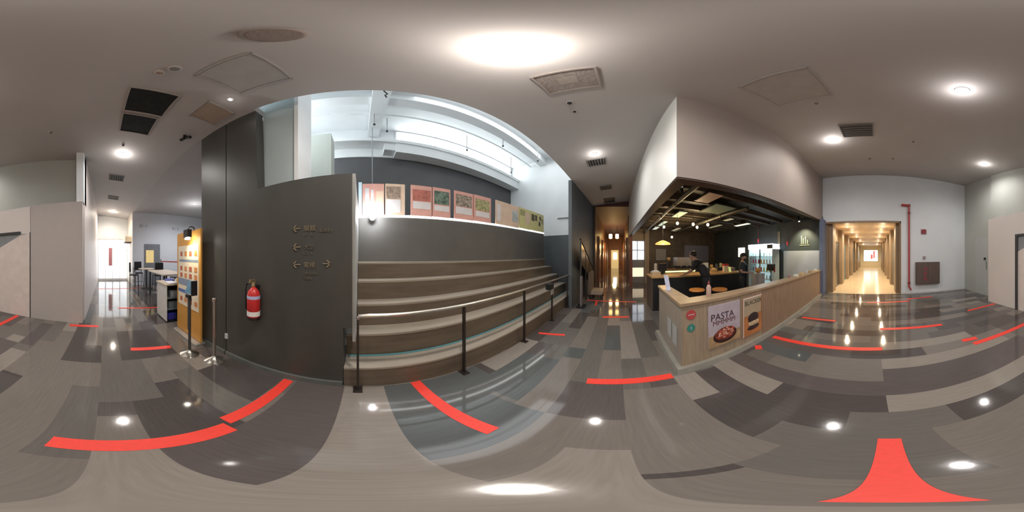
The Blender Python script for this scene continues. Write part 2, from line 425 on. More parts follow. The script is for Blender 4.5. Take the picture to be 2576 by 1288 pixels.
struct('wall_west_corridor_south', MB().box(-10.2, -3.62, -.62, -.46, 0, 4.08), mat('rosy_white_paint', (.74, .68, .66), .5, var=.02))
# framed dark doorway in the partition
dr = struct('door_20', MB().prism([(-3.42, -2.77, 0), (-3.42, -1.70, 0), (-3.42, -1.70, 2.03), (-3.42, -1.95, 2.0), (-3.42, -2.77, 1.62)],
                                  [(-3.40, -2.77, 0), (-3.40, -1.70, 0), (-3.40, -1.70, 2.03), (-3.40, -1.95, 2.0), (-3.40, -2.77, 1.62)]), mat('partition_door_leaf', (.80, .73, .69), .5))
b = MB(); b.box(-3.42, -3.37, -2.85, -2.77, 0, 2.09)
b.box(-3.42, -3.37, -2.77, -1.95, 2.03, 2.09); b.box(-3.42, -3.39, -1.70, -1.685, 0, 2.06)
b.build('door_frame', mat('charcoal_frame', (.06, .065, .07), .4), dr)
MB().box(-3.419, -3.41, -2.77, -1.75, 1.5, 2.03).build('door_glass', mat('grey_side_light', (.30, .34, .37), .25), dr)
dr = struct('door_21', MB().box(-3.9, -3.885, -5.35, -4.6, 0, 2.2), mat('pale_grey_door', (.52, .56, .55), .45, var=.02))
b = MB(); b.box(-3.885, -3.84, -4.78, -4.70, 1.36, 1.44)
b.build('door_closer', black_m, dr)
b = MB(); b.tube([(-3.86, -4.66, 1.0), (-3.86, -4.66, 1.3)], .012)
b.box(-3.885, -3.86, -4.68, -4.64, 1.0, 1.3)
b.build('door_handle', mat('grey_handle', (.25, .28, .28), .4), dr)
# ---- west wing
struct('wall_west_wing', MB().box(-8.35, -8.2, 1.38, 6.2, 0, 3.8), mat('cool_white_paint', (.66, .68, .72), .5, var=.02))
struct('wall_west_north', MB().box(-10.2, -2.2, 6.1, 6.25, 0, 3.8), white_m)
struct('wall_west_side', MB().box(-2.32, -2.2, 1.62, 6.1, 0, 3.8), dark_m)
struct('wall_west_corridor_north', MB().box(-10.2, -8.36, 1.38, 1.5, 0, 3.80), mat('warm_white_paint', (.78, .72, .62), .5, var=.02))
struct('wall_west_end', MB().box(-10.2, -10.05, -.6, 1.5, 2.55, 4.0), white_m)
wd = struct('window_4', MB().box(-10.12, -10.07, -.45, 1.38, .0, 2.55), mat('white_window_frame', (.8, .8, .8), .4))
for a0, a1 in ((-.40, -.02), (.04, .42), (.48, .86), (.92, 1.33)):
    MB().box(-10.06, -10.05, a0, a1, .12, 2.45).build('pane', mat('white_daylight_pane', (.90, .95, 1.0), .2, emit=1.6), wd)
MB().box(-10.04, -10.03, .2, .42, .9, 2.0).build('pane_poster', mat('faded_red_poster', (.60, .25, .28), .5), wd)
dr = struct('door_22', MB().box(-8.2, -8.17, 2.0, 2.85, 0, 2.12), mat('grey_metal_door', (.20, .21, .23), .4))
MB().box(-8.17, -8.16, 2.08, 2.5, 1.15, 1.8).build('door_glass', mat('warm_lit_door_glass', (.6, .45, .2), .2, emit=.5), dr)
MB().box(-8.17, -8.12, 2.7, 2.74, 1.0, 1.15).build('door_handle', steel_m, dr)

# ================================================================== CEILING FITTINGS
bright = mat('lamp_diffuser', (1, .96, .90), .4, emit=14, var=0)
ring_m = mat('lamp_ring', (.75, .73, .70), .4)
def downlight(x, y, r, label, power, z=None, col=(1, .945, .90), drop=.09, m=None, grp=None):
    sloped = z is None
    z = cz(y) if z is None else z
    t = thing('ceiling_downlight', label, 'ceiling light', (x, y, z), group=grp)
    MB().lathe([(r+.02, .01), (r+.02, -.012), (r, -.018), (r, .01)]).build('ring', ring_m, t)
    rr = r+.025 if r > .1 else r-.002
    MB().lathe([(rr, 0), (rr, -.022), (r*.5, -.028), (0, -.03)]).build('diffuser', m or bright, t)
    if z is None or True: t.rotation_euler = (-math.atan(.14) if sloped else 0, 0, 0)
    if power:
        light('lamp_glow', 'POINT', (0, 0, -drop), power*(.24 if r > .1 else .13), col, .05, parent=t)
        light('lamp_beam', 'SPOT', (0, 0, -.05), power*2.6, col, .05, parent=t, spot=168)
    return t
downlight(.62, .45, .15, 'large round ceiling light, brightest and broadest of all, above the red tape by the steps', 46, col=(1, .91, .83), drop=.22)
downlight(-.86, -1.42, .058, 'bright ceiling light between the black air vent and the white partition', 26, col=(1, .93, .93), drop=.16)
downlight(.84, -3.32, .045, 'small ceiling light beside the square black air vent before the bright corridor', 38, drop=.14)
downlight(-3.0, -3.7, .035, 'tiny ceiling light near the corner of white south wall and door wall', 30, drop=.14)
downlight(-3.35, .37, .042, 'ceiling light just past the two black ceiling openings', 34, drop=.14)
downlight(3.32, .46, .038, 'ceiling light beside the vent in front of the dark red corridor', 18, drop=.14)
downlight(-1.17, 1.13, .018, 'pinhead ceiling light near the top of the charcoal wall', .8, drop=.12)
downlight(-8.7, .42, .07, 'warm ceiling light far down the bright white passage', 45, col=(1, .88, .74), drop=.14)
downlight(-5.9, 3.6, .05, 'ceiling light over the tables beyond the orange board', 90, z=3.79, drop=.5, col=(.95, .96, 1))
# round speaker cover
t = thing('ceiling_speaker', 'round taupe speaker cover flush in ceiling between access hatch and big light', 'ceiling speaker', (-.27, .46, cz(.46)))
MB().lathe([(.105, .0), (.105, -.012), (.095, -.016), (0, -.016)]).build('speaker_grille', mat('taupe_grille', (.27, .215, .19), .7, var=.2, scale=80), t)
MB().lathe([(.118, 0), (.118, -.008), (.104, -.012), (.104, 0)]).build('rim', mat('taupe_rim', (.36, .31, .28), .6), t)
# access hatches: thin framed panels following the slope
def hatch(x0, x1, y0, y1, label, m, name='ceiling_hatch'):
    t = thing(name, label, 'ceiling hatch', ((x0+x1)/2, (y0+y1)/2, cz((y0+y1)/2)))
    t.rotation_euler = (-math.atan(.14), 0, 0)
    hx, hy = (x1-x0)/2, (y1-y0)/2
    MB().box(-hx+.02, hx-.02, -hy+.02, hy-.02, -.008, .01).build('panel', m, t)
    b = MB(); b.box(-hx, hx, -hy, -hy+.015, -.014, .01); b.box(-hx, hx, hy-.015, hy, -.014, .01)
    b.box(-hx, -hx+.015, -hy, hy, -.014, .01); b.box(hx-.015, hx, -hy, hy, -.014, .01)
    b.build('frame', mat('pale_hatch_frame', (.46, .44, .42), .6), t)
hatch(-1.02, -.50, .62, 1.12, 'pale square ceiling hatch above the charcoal sign wall', mat('hatch_panel', (.44, .43, .41), .7))
hatch(-1.75, -1.35, .98, 1.38, 'tan ceiling hatch next to the top of the charcoal wall', mat('tan_hatch', (.42, .33, .26), .7))
hatch(.45, 1.15, -1.75, -1.05, 'large faint ceiling hatch just ahead of the taupe soffit', mat('hatch_panel_b', (.46, .43, .405), .7))
# black openings of the air conditioner
def opening(x0, x1, y0, y1, label):
    cx, cy = (x0+x1)/2, (y0+y1)/2
    t = thing('air_vent_opening', label, 'air vent', (cx, cy, cz(cy)), group='square black ceiling openings')
    t.rotation_euler = (-math.atan(.14), 0, 0)
    hx, hy = (x1-x0)/2, (y1-y0)/2
    MB().box(-hx, hx, -hy, hy, -.012, .0).build('mesh_filter', mat('black_filter', (.010, .011, .010), .8, var=.5, scale=14), t)
    b = MB(); b.box(-hx-.02, hx+.02, -hy-.02, -hy, -.02, .0); b.box(-hx-.02, hx+.02, hy, hy+.02, -.02, .0)
    b.box(-hx-.02, -hx, -hy, hy, -.02, 0); b.box(hx, hx+.02, -hy, hy, -.02, 0)
    b.build('frame', mat('vent_frame', (.40, .36, .33), .6), t)
opening(-1.94, -1.44, .23, .70, 'larger-looking black square ceiling opening, nearer the big round light')
opening(-2.51, -2.03, .23, .67, 'black square ceiling opening, farther from the big round light')
def louvre(x0, x1, y0, y1, label, m1, m2, n=6):
    cx, cy = (x0+x1)/2, (y0+y1)/2
    t = thing('ceiling_vent', label, 'air vent', (cx, cy, cz(cy)))
    t.rotation_euler = (-math.atan(.14), 0, 0)
    hx, hy = (x1-x0)/2, (y1-y0)/2
    MB().box(-hx, hx, -hy, hy, -.006, .0).build('backing', m1, t)
    b = MB(); b.box(-hx-.02, hx+.02, -hy-.02, -hy, -.02, .0); b.box(-hx-.02, hx+.02, hy, hy+.02, -.02, .0)
    b.box(-hx-.02, -hx, -hy, hy, -.02, 0); b.box(hx, hx+.02, -hy, hy, -.02, 0)
    b.build('frame', m2, t)
    b = MB()
    if not n: b.box(-hx*.35, hx*.35, -hy*.35, hy*.35, -.010, -.006)
    for i in range(n):
        yy = -hy+(i+.5)*2*hy/n
        b.prism([(-hx, yy-.012, -.018), (hx, yy-.012, -.018), (hx, yy-.008, -.018), (-hx, yy-.008, -.018)], [(-hx, yy+.008, -.004), (hx, yy+.008, -.004), (hx, yy+.012, -.004), (-hx, yy+.012, -.004)])
    b.build('slats' if n else 'centre_plate', m2, t)
dkv = mat('vent_dark', (.03, .03, .03), .7); grv = mat('vent_grey', (.22, .21, .20), .6); tpv = mat('vent_taupe', (.34, .28, .24), .6)
louvre(.02, .58, -3.22, -2.72, 'square black ceiling vent beside small light before the bright corridor', dkv, grv)
louvre(3.55, 3.85, .28, .66, 'ceiling vent next to the light nearest the dark red corridor', dkv, grv)
louvre(5.25, 5.6, .2, .56, 'ceiling vent second along towards the dark red corridor', dkv, grv)
louvre(6.6, 7.1, .12, .56, 'darkest ceiling vent right at the mouth of the dark red corridor', dkv, mat('vent_black', (.05, .05, .05), .6))
louvre(-4.85, -4.5, .12, .52, 'ceiling vent above the passage, nearest past the partition end', dkv, grv)
louvre(-6.7, -6.35, .12, .52, 'farther ceiling vent above the bright passage', dkv, grv)
louvre(1.08, 1.42, .16, .62, 'perforated taupe ceiling grille beside the big round light', mat('perforated', (.33, .29, .265), .7, var=.3, scale=60), mat('grille_taupe', (.40, .35, .32), .6), n=0)
# small sensors
def sensor(x, y, label, r=.035, m=grv, z=None):
    t = thing('ceiling_sensor', label, 'sensor', (x, y, cz(y) if z is None else z))
    MB().lathe([(r, .004), (r, -.012), (r*.7, -.03), (0, -.034)], n=16).build('dome', m, t)
    MB().lathe([(r*1.25, .004), (r*1.25, -.006), (r, -.008), (r, .004)], n=16).build('base', ring_m, t)
sensor(-.99, .45, 'smoke sensor between the round speaker and the black openings', .04)
sensor(-1.10, .38, 'tan sensor beside the smoke sensor near the black openings', .03, tan := mat('tan_sensor', (.3, .22, .17), .6))
sensor(1.69, .51, 'dark sensor just beyond the perforated grille, the nearer of a pair', .03, dkv)
sensor(1.90, .51, 'dark sensor just beyond the perforated grille, the farther of a pair', .022, dkv)
sensor(.69, -1.9, 'taupe sensor on ceiling ahead of the taupe soffit', .035, tan)
sensor(.1, -4.6, 'brown sensor on the high ceiling before the white south wall', .05, tan)
sensor(-.55, -4.55, 'smaller brown sensor on the high ceiling by the white south wall', .04, tan)
sensor(-.85, -3.4, 'faint sensor between two ceiling lights on the south side', .04, tan)
sensor(-2.6, -.9, 'small sensor on ceiling above the white partition', .035, grv)
sensor(-3.0, .33, 'sensor between the black openings and the passage light', .025, dkv)
# black camera on the ceiling
t = thing('security_camera', 'black double-headed camera on the ceiling by the charcoal wall', 'camera', (-2.26, 1.20, cz(1.2)))
MB().lathe([(.03, .004), (.03, -.02), (.012, -.03), (.012, -.06)], n=12).build('mount', black_m, t)
MB().tube([(-.09, -.03, -.07), (0, .0, -.06), (.0, .0, -.06)], [.03, .03, .001], n=12).build('head', black_m, t)
MB().tube([(.0, .0, -.06), (.02, .02, -.06), (.09, .05, -.085)], [.001, .03, .03], n=12).build('head', black_m, t)

# rods and sprinklers in the white void
def rod(x, y, L, label, m=grv):
    t = thing('sprinkler_drop', label, 'sprinkler', (x, y, 5.95))
    MB().tube([(0, 0, 0), (0, 0, -L)], .012, 8).build('pipe', m, t)
    MB().lathe([(.018, -L), (.03, -L-.03), (.03, -L-.05), (.008, -L-.08)], n=10).build('head', dkv, t)
gmid = mat('grey_rod', (.35, .36, .38), .5)
rod(3.62, 3.06, .62, 'long sprinkler drop in the white void, third from the pier', gmid)
rod(2.95, 3.9, .70, 'sprinkler drop near the middle of the white void back wall', gmid)
rod(.62, 3.9, .62, 'sprinkler drop beside the ceiling beam in the white void', gmid)
rod(.27, 3.4, .85, 'sprinkler drop hanging right under the ceiling beam near the pier', gmid)
rod(4.9, 2.6, .75, 'sprinkler drop closest to the white end wall', gmid)
rod(5.1, 3.9, .8, 'sprinkler drop in the far corner of the white void', gmid)
o = MB().tube([(.27, 4.0, 5.6), (.27, 4.0, 2.3)], .012, 6).build('hanging_cable', gmid)
tag(o, 'thin grey cable hanging down in front of the salmon poster panels', 'cable')
t = thing('cable_hook', 'dark crooked cable bracket hanging under the void beam', 'bracket', (.33, 2.45, 5.55))
MB().tube([(0, 0, 0), (.02, 0, -.12), (.07, .02, -.2), (.03, .0, -.3), (.05, 0, -.4)], .014, 8).build('hook', dkv, t)
for i, (a, c_, zz) in enumerate((((-1.9, 2.55), (5.95, 2.45), 5.8), ((-1.9, 3.55), (5.95, 3.5), 5.7))):
    o = MB().tube([(a[0], a[1], zz), (c_[0], c_[1], zz)], .03, 10).build('ceiling_pipe', void_m, smooth=True)
    tag(o, ['white pipe across the void ceiling, nearest the hall', 'white pipe across the void ceiling, closer to the dark back wall'][i], 'pipe')
o = MB().tube([(5.97, 1.5, 3.0), (5.97, 2.3, 3.0)], .02, 8).build('wall_conduit', grv)
tag(o, 'thin grey conduit on the white end wall of the void', 'conduit')

# ================================================================== TIERS AND PARAPET
t = thing('seating_tiers', 'brown stepped seating tiers behind the steel handrail', 'seating tiers', (0, 1.47, 0))
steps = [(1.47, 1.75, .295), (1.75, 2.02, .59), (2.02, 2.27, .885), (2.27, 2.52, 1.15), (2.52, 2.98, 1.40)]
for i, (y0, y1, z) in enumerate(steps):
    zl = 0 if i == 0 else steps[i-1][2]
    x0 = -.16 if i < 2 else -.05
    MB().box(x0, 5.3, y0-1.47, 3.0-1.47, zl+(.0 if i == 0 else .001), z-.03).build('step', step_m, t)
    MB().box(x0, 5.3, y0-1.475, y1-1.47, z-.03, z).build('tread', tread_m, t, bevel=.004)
MB().box(-.14, 5.25, 1.70-1.47, 1.735-1.47, .295, .302).build('teal_strip', mat('teal_strip', (.10, .25, .28), .3), t)
t = thing('parapet_wall', 'dark grey parapet rising behind the top seating tier under the poster panels', 'parapet', (0, 2.95, 1.402))
MB().wallseg((-.05, 0), (5.3, -.38), .06, 0, (.80, .90)).build('panel', parapet_m, t)
MB().wallseg((-.05, -.012), (5.3, -.392), .07, (.80, .90), (.845, .945)).build('light_strip', mat('white_led_strip', (1, 1, 1), .3, emit=2.0), t)
light('strip_glow', 'AREA', (2.6, -.42, .87), 9, (.97, 1, .98), 4.6, (math.radians(-100), 0, math.radians(-4)), parent=t, sy=.08)
# poster panels standing on the parapet
pink = mat('salmon_print', (.80, .43, .36), .5); pale = mat('pale_print', (.80, .76, .76), .5)
yel = mat('mustard_print', (.72, .66, .30), .5); peach = mat('peach_print', (.80, .60, .45), .5)
pics = [mat('photo_brown', (.33, .24, .18), .5, var=.5, scale=25), mat('photo_red', (.50, .16, .12), .5, var=.3, scale=12), mat('photo_green', (.14, .20, .15), .5, var=.8, scale=14),
        mat('photo_dish', (.32, .26, .2), .5, var=.8, scale=20), mat('photo_olive', (.40, .38, .18), .5, var=.5, scale=20), mat('photo_grey', (.50, .54, .52), .5, var=.3, scale=8), mat('photo_dark', (.10, .085, .06), .5, var=.5, scale=20)]
def pline(x): return 2.94-.071*x
def panel(x0, x1, base, blocks, label):
    yb0, yb1 = pline(x0), pline(x1)
    ang = math.atan2(yb1-yb0, x1-x0); L = math.hypot(x1-x0, yb1-yb0)
    zb = 2.25+.0187*x0
    t = thing('poster_panel', label, 'poster', (x0, yb0, zb), ang)
    H = .64
    MB().box(0, L-.01, -.01, .02, 0, H).build('board', base, t, bevel=.003)
    for (u0, u1, v0, v1, m, nm) in blocks:
        MB().box(u0*L, u1*L, -.014, -.010, v0*H, v1*H).build(nm, m, t)
    return t
panel(.02, .42, pink, [(.12, .30, .05, .85, pale, 'print'), (.38, .5, .05, .80, pale, 'print'), (.62, .95, .1, .75, peach, 'print')], 'salmon poster panel with white stripes, next to the grey side panel')
panel(.43, .80, peach, [(.05, .75, .50, .9, pics[0], 'picture'), (.05, .75, .08, .48, pale, 'print')], 'peach poster panel with a brown landscape photo')
panel(.90, 1.32, pink, [(.08, .92, .48, .85, pics[1], 'picture'), (.10, .92, .22, .45, pale, 'print')], 'salmon poster panel with a red rectangular photo')
panel(1.33, 1.72, pink, [(.08, .90, .42, .88, pics[2], 'picture'), (.08, .90, .20, .38, pale, 'print')], 'salmon poster panel with a black and green photo')
panel(1.80, 2.28, pink, [(.08, .90, .45, .88, pics[3], 'picture'), (.08, .90, .18, .42, pale, 'print')], 'salmon poster panel with a colourful food photo')
panel(2.29, 2.80, pink, [(.08, .88, .42, .85, pics[4], 'picture'), (.10, .88, .18, .38, pale, 'print')], 'salmon poster panel with an olive food photo, last before the peach one')
panel(2.95, 3.85, peach, [(.05, .18, .15, .85, pale, 'print'), (.68, .93, .25, .75, pics[5], 'picture')], 'wide peach poster panel with a small grey photo')
panel(3.88, 4.45, yel, [(.05, .45, .62, .9, pics[4], 'picture'), (.5, .95, .3, .8, peach, 'print')], 'mustard poster panel beside the peach one')
panel(4.46, 4.86, yel, [(.1, .5, .5, .85, pics[6], 'picture'), (.6, .9, .55, .85, pics[6], 'picture')], 'mustard poster panel with two dark bottle shapes')
panel(4.87, 5.28, yel, [(.12, .4, .3, .55, pics[6], 'picture'), (.25, .5, .62, .85, pics[6], 'picture'), (.6, .85, .45, .75, pics[0], 'picture')], 'mustard poster panel at the far end by the white wall')
# bluish narrow screen at the near end
o = MB().box(-.05, .01, 2.88, 2.93, 2.25, 2.9).build('narrow_screen', mat('pale_blue_screen', (.55, .72, .82), .3, emit=.25))
tag(o, 'narrow pale blue screen at the edge of the poster panels', 'screen')
# spotlight that glares at the near end of the strip
t = thing('glare_spotlight', 'round white spotlight glaring below the first poster panels', 'spotlight', (.19, 2.86, 2.17))
MB().tube([(0, 0, .0), (0, -.05, .0)], .045, 16).build('housing', ring_m, t)
MB().tube([(0, -.05, 0), (0, -.056, 0)], .038, 16).build('lens', mat('white_hot_lens', (.9, .95, 1), .3, emit=40, var=0), t)
light('spot_glow', 'POINT', (0, -.12, 0.02), 14.0, (.92, .95, 1), .04, parent=t)

# ---- steel handrail
t = thing('handrail', 'steel handrail on dark posts along the foot of the tiers', 'handrail', (0, 1.40, 0))
b = MB(); b.tube([(-.03, 0, .93), (-.02, 0, .955), (.05, 0, .96), (4.75, -.03, .96), (4.82, -.03, .93)], .02, 12)
b.build('rail', steel_m, t, smooth=True)
for x in (-.03, 1.02, 2.18, 3.30, 4.40):
    p = MB().box(x-.010, x+.010, -.018, .018, 0, .945).build('post', dsteel_m, t)
    MB().box(x-.04, x+.04, -.055, .055, 0, .012).build('base_plate', dsteel_m, p)
t = thing('rail_box', 'black box clamped onto the handrail near its far end', 'box', (3.0, 1.32, .82))
MB().box(-.10, .10, -.05, .05, 0, .12).build('body', black_m, t, bevel=.01)
MB().box(-.06, .06, -.065, -.05, -.10, .0).build('flap', mat('grey_flap', (.3, .29, .27), .5), t)
# stair balustrade against the slate wall
t = thing('stair_balustrade', 'dark sloping stair balustrade in front of the slate wall', 'balustrade', (5.6, 1.05, 0))
b = MB(); b.tube([(-1.1, 0, 2.02), (1.25, 0, 1.02), (1.38, 0, .98)], .022, 10); b.build('handrail_tube', dsteel_m, t, smooth=True)
b = MB(); b.prism([(-1.05, -.01, 1.30), (1.2, -.01, .40), (1.2, -.01, .95), (-1.05, -.01, 1.93)], [(-1.05, .01, 1.30), (1.2, .01, .40), (1.2, .01, .95), (-1.05, .01, 1.93)])
b.build('infill_panel', mat('smoked_glass_infill', (.025, .035, .032), .2), t)
for x in (-1.0, -.25, .5, 1.2):
    MB().box(x-.015, x+.015, -.02, .02, 0, 2.0-(x+1.1)*.425).build('post', dsteel_m, t)
# bench and stand at foot of slate wall
t = thing('low_bench', 'low bench with pale seat and brown back against the slate wall', 'bench', (5.75, .72, 0))
MB().box(-.32, .32, -.22, .22, .16, .30).build('seat', mat('pale_bench_wood', (.34, .28, .21), .5), t, bevel=.02)
MB().box(-.36, .36, .16, .26, .16, .95).build('backrest', mat('brown_bench_back', (.14, .10, .07), .6), t, bevel=.02)
for x in (-.26, .26):
    for y_ in (-.17, .17): MB().box(x-.03, x+.03, y_-.03, y_+.03, 0, .16).build('leg', black_m, t)
t = thing('floor_stand', 'grey upright floor stand on black foot at the end of the handrail', 'stand', (4.55, 1.02, 0))
MB().box(-.09, .09, -.02, .02, .04, .92).build('panel', mat('grey_stand', (.15, .14, .15), .5), t)
MB().box(-.16, .16, -.12, .12, 0, .04).build('foot', black_m, t, bevel=.01)

# ================================================================== CHARCOAL WALL ITEMS
t = thing('fire_extinguisher', 'red fire extinguisher hung on the charcoal wall', 'fire extinguisher', (-1.09, 1.40, .79))
t.scale = (1, 1, .80)
R = .072
MB().lathe([(.0, 0), (R*.8, 0), (R, .02), (R, .36), (R*.8, .41), (R*.4, .45), (.018, .46), (.018, .48)], n=28).build('cylinder', red_m, t, smooth=True)
MB().lathe([(R+.002, -.008), (R+.003, .03)], n=28).build('boot', black_m, t)
MB().lathe([(R+.0015, .05), (R+.0015, .12)], n=28).build('label_sheet', paper_m, t)
MB().lathe([(R+.0015, .30), (R+.0015, .345)], n=28).build('label_band', mat('blue_white_label', (.45, .50, .75), .5), t)
b = MB(); b.tube([(0, 0, .47), (0, 0, .53)], .02, 10); b.box(-.012, .012, -.07, .03, .53, .545); b.box(-.012, .012, -.06, .02, .555, .57)
b.build('valve', mat('brass', (.55, .45, .25), .3, .8), t)
MB().tube([(-.02, 0, .52), (-.09, 0, .50), (-.115, 0, .40), (-.105, -.01, .22), (-.10, -.01, .12)], [.009, .01, .01, .01, .016], 8).build('hose', black_m, t, smooth=True)
MB().box(-.03, .03, .035, .075, .25, .48).build('bracket', black_m, t)
# wayfinding sign
t = thing('wayfinding_sign', 'bronze arrows and lettering set on the charcoal wall', 'sign', (-.55, 1.472, 1.5))
def arrow(x, z, d, L=.085, m=bronze_m):
    b = MB(); y0, y1 = -.006, 0
    b.box(x, x+d*L, y0, y1, z-.005, z+.005)
    tip = x+d*L
    for s in (1, -1):
        b.prism([(tip, y0, z), (tip-d*.035, y0, z+s*.035), (tip-d*.048, y0, z+s*.032), (tip-d*.016, y0, z)], [(tip, y1, z), (tip-d*.035, y1, z+s*.035), (tip-d*.048, y1, z+s*.032), (tip-d*.016, y1, z)])
    b.build('arrow', m, t)
RX = (PI/2, 0, 0)
dimbr = mat('dim_bronze_letters', (.15, .135, .10), .45)
# left arrows at px 735..760: x -.675...-.59
for z in (1.77, 1.587, 1.417): arrow(.0-.025, z-1.5, -1, .085)
arrow(.195, 1.43-1.5, 1, .08)
text('sign_text', '展館', .062, bronze_m, t, (.005, -.002, .245), RX)
text('sign_text', 'L1 - L', .04, dimbr, t, (.005, -.002, .195), RX)
text('sign_text', 'Lobby', .05, dimbr, t, (.165, -.002, .225), RX)
text('sign_text', '大堂', .055, dimbr, t, (.005, -.002, .065), RX)
text('sign_text', 'L2 - L', .04, dimbr, t, (.005, -.002, .015), RX)
text('sign_text', '電梯', .058, bronze_m, t, (.005, -.002, -.105), RX)
text('sign_text', 'Lift Lobby', .036, dimbr, t, (.005, -.002, -.175), RX)
text('sign_text', 'Toilet', .036, dimbr, t, (.005, -.002, -.225), RX)
o = MB().box(-1.62, -1.57, 1.455, 1.475, .30, .38).build('wall_socket', mat('pale_socket', (.45, .5, .5), .3))
tag(o, 'small pale socket low on the charcoal wall by the seam', 'socket')

# ---- stanchions
def stanchion(x, y, label, h=.97, m=steel_m):
    t = thing('stanchion', label, 'stanchion', (x, y, 0))
    MB().lathe([(.13, 0), (.13, .012), (.10, .03), (.04, .06), (.022, .09)], n=28).build('base', mat('polished_steel_base', (.75, .72, .64), .18, 1.0), t, smooth=True)
    MB().lathe([(.020, .06), (.020, h-.04)], n=16).build('pole', m, t, smooth=True)
    MB().lathe([(.028, h-.05), (.03, h-.01), (.02, h), (0, h)], n=16).build('cap', m, t, smooth=True)
    return t
stanchion(-1.58, 1.25, 'steel stanchion with a domed base closest to the charcoal wall')
t = stanchion(-1.90, 1.08, 'dark stanchion carrying a blue sign plate in front of the orange board', .93, mat('dark_pole', (.07, .07, .075), .4, .3))
MB().box(-.05, .05, -.04, .0, .93, .97).build('clamp', black_m, t)
MB().prism([(-.10, -.02, .99), (.07, -.02, .99), (.07, .0, .99), (-.10, .0, .99)], [(-.10, .04, 1.15), (.07, .04, 1.17), (.07, .06, 1.17), (-.10, .06, 1.15)]).build('sign_plate', mat('blue_sign_plate', (.10, .24, .36), .3), t)
MB().box(.07, .085, -.02, .07, .97, 1.17).build('plate_edge', black_m, t)
MB().box(-.012, .03, -.025, -.015, .45, .90).build('ribbon', mat('dark_ribbon', (.05, .055, .06), .5), t)

# ---- orange information board with lamp
t = thing('information_board', 'orange free-standing board with printed photo grid and a lamp on top', 'display board', (-2.44, 1.36, 0))
MB().box(-.41, .41, -.015, .015, .06, 1.92).build('board', orange_m, t, bevel=.004)
MB().box(-.345, .36, -.02, -.016, .60, 1.68).build('poster_sheet', mat('cream_print', (.78, .70, .55), .5), t)
MB().box(-.30, .34, -.022, -.02, 1.40, 1.44).build('print_bar', mat('slate_blue_print', (.22, .28, .38), .5), t)
MB().box(-.34, .10, -.022, -.02, .98, 1.10).build('print_bar', MATS['slate_blue_print'], t)
MB().box(-.34, .02, -.022, -.02, .84, .90).build('print_bar', mat('blue_print', (.10, .18, .45), .5), t)
tm = [mat('thumb_red', (.45, .12, .06), .5), mat('thumb_brown', (.22, .12, .06), .5), mat('thumb_orange', (.6, .25, .08), .5), mat('thumb_green', (.2, .25, .15), .5)]
for r_, z in enumerate((1.54, 1.28, 1.16, .72)):
    for c_ in range(4):
        x = -.26+c_*.165
        MB().box(x, x+.085, -.023, -.021, z-.04, z+.04).build('thumbnail', tm[(r_*3+c_*2+r_) % 4], t)
b = MB(); b.box(-.40, .40, -.10, .10, 0, .05)
b.build('foot', mat('silver_foot', (.6, .6, .58), .3, .6), t, bevel=.01)
b = MB(); b.tube([(.22, 0, 1.88), (.22, -.02, 1.96), (.22, -.10, 1.97), (.22, -.14, 1.90)], .012, 8); b.box(.15, .29, -.17, -.10, 1.79, 1.91)
b.build('lamp_arm', black_m, t)
MB().lathe([(.03, 0), (.045, -.03), (0, -.032)], c=(.22, -.135, 1.79), n=16).build('lamp_head', mat('hot_lamp', (1, .95, .8), .3, emit=40, var=0), t)
light('board_lamp', 'SPOT', (.22, -.14, 1.75), 12, (1, .84, .55), .03, (math.radians(42), 0, 0), parent=t, spot=120)

# ================================================================== WEST WING FURNITURE
t = thing('brochure_cabinet', 'white cabinet with open shelves and a wooden top beside the orange board', 'cabinet', (-3.52, 1.56, 0))
MB().box(-.31, .31, -.30, -.28, .04, .86).build('side_panel', mat('cabinet_white', (.70, .70, .68), .45), t)
b = MB(); b.box(-.31, .31, .28, .30, .04, .86); b.box(-.31, -.29, -.28, .28, .04, .86)
b.build('carcass', mat('cabinet_slate', (.05, .07, .09), .5), t)
for z in (.30, .56): MB().box(-.29, .30, -.28, .28, z, z+.02).build('shelf', mat('cabinet_shelf', (.20, .24, .27), .4), t)
MB().box(-.33, .33, -.32, .32, .86, .89).build('top', mat('cabinet_top_wood', (.62, .52, .38), .45), t, bevel=.005)
MB().box(-.29, .29, -.28, .28, 0, .04).build('plinth', black_m, t)
for i, (x, y_, z, sx, sy, sz, c, lab, nm, cat) in enumerate((
    (-3.35, 1.42, .89, .16, .10, .03, (.82, .82, .86), 'stack of white leaflets on the front edge of the white cabinet', 'leaflet_pile', 'leaflets'),
    (-3.62, 1.50, .89, .10, .09, .05, (.08, .10, .45), 'blue booklet lying on the white cabinet behind the leaflets', 'booklet', 'booklet'),
    (-3.34, 1.66, .89, .09, .08, .10, (.70, .60, .32), 'cream yellow box on the white cabinet by the orange board', 'paper_box', 'box'),
    (-3.36, 1.42, .045, .10, .10, .16, (.03, .03, .28), 'dark blue box on the bottom of the white cabinet', 'storage_box', 'box'),
    (-3.34, 1.50, .581, .08, .12, .14, (.28, .30, .33), 'grey file box on the upper shelf of the white cabinet', 'file_box', 'box'),
    (-3.40, 1.47, .321, .10, .12, .15, (.16, .20, .22), 'dark file box on the middle shelf of the white cabinet', 'file_box', 'box'))):
    o = MB().box(-sx, sx, -sy, sy, 0, sz).build(nm, mat('item_%s%s' % (nm, 'abcdef'[i]), c, .5), loc=(x, y_, z), bevel=.004)
    tag(o, lab, cat)
grey_t = mat('pale_table_wood', (.55, .47, .38), .4)
t = thing('long_table', 'long pale-topped high table behind the white cabinet', 'table', (-5.2, 2.05, 0))
MB().box(-.95, .75, -.40, .40, .91, .95).build('tabletop', grey_t, t, bevel=.006)
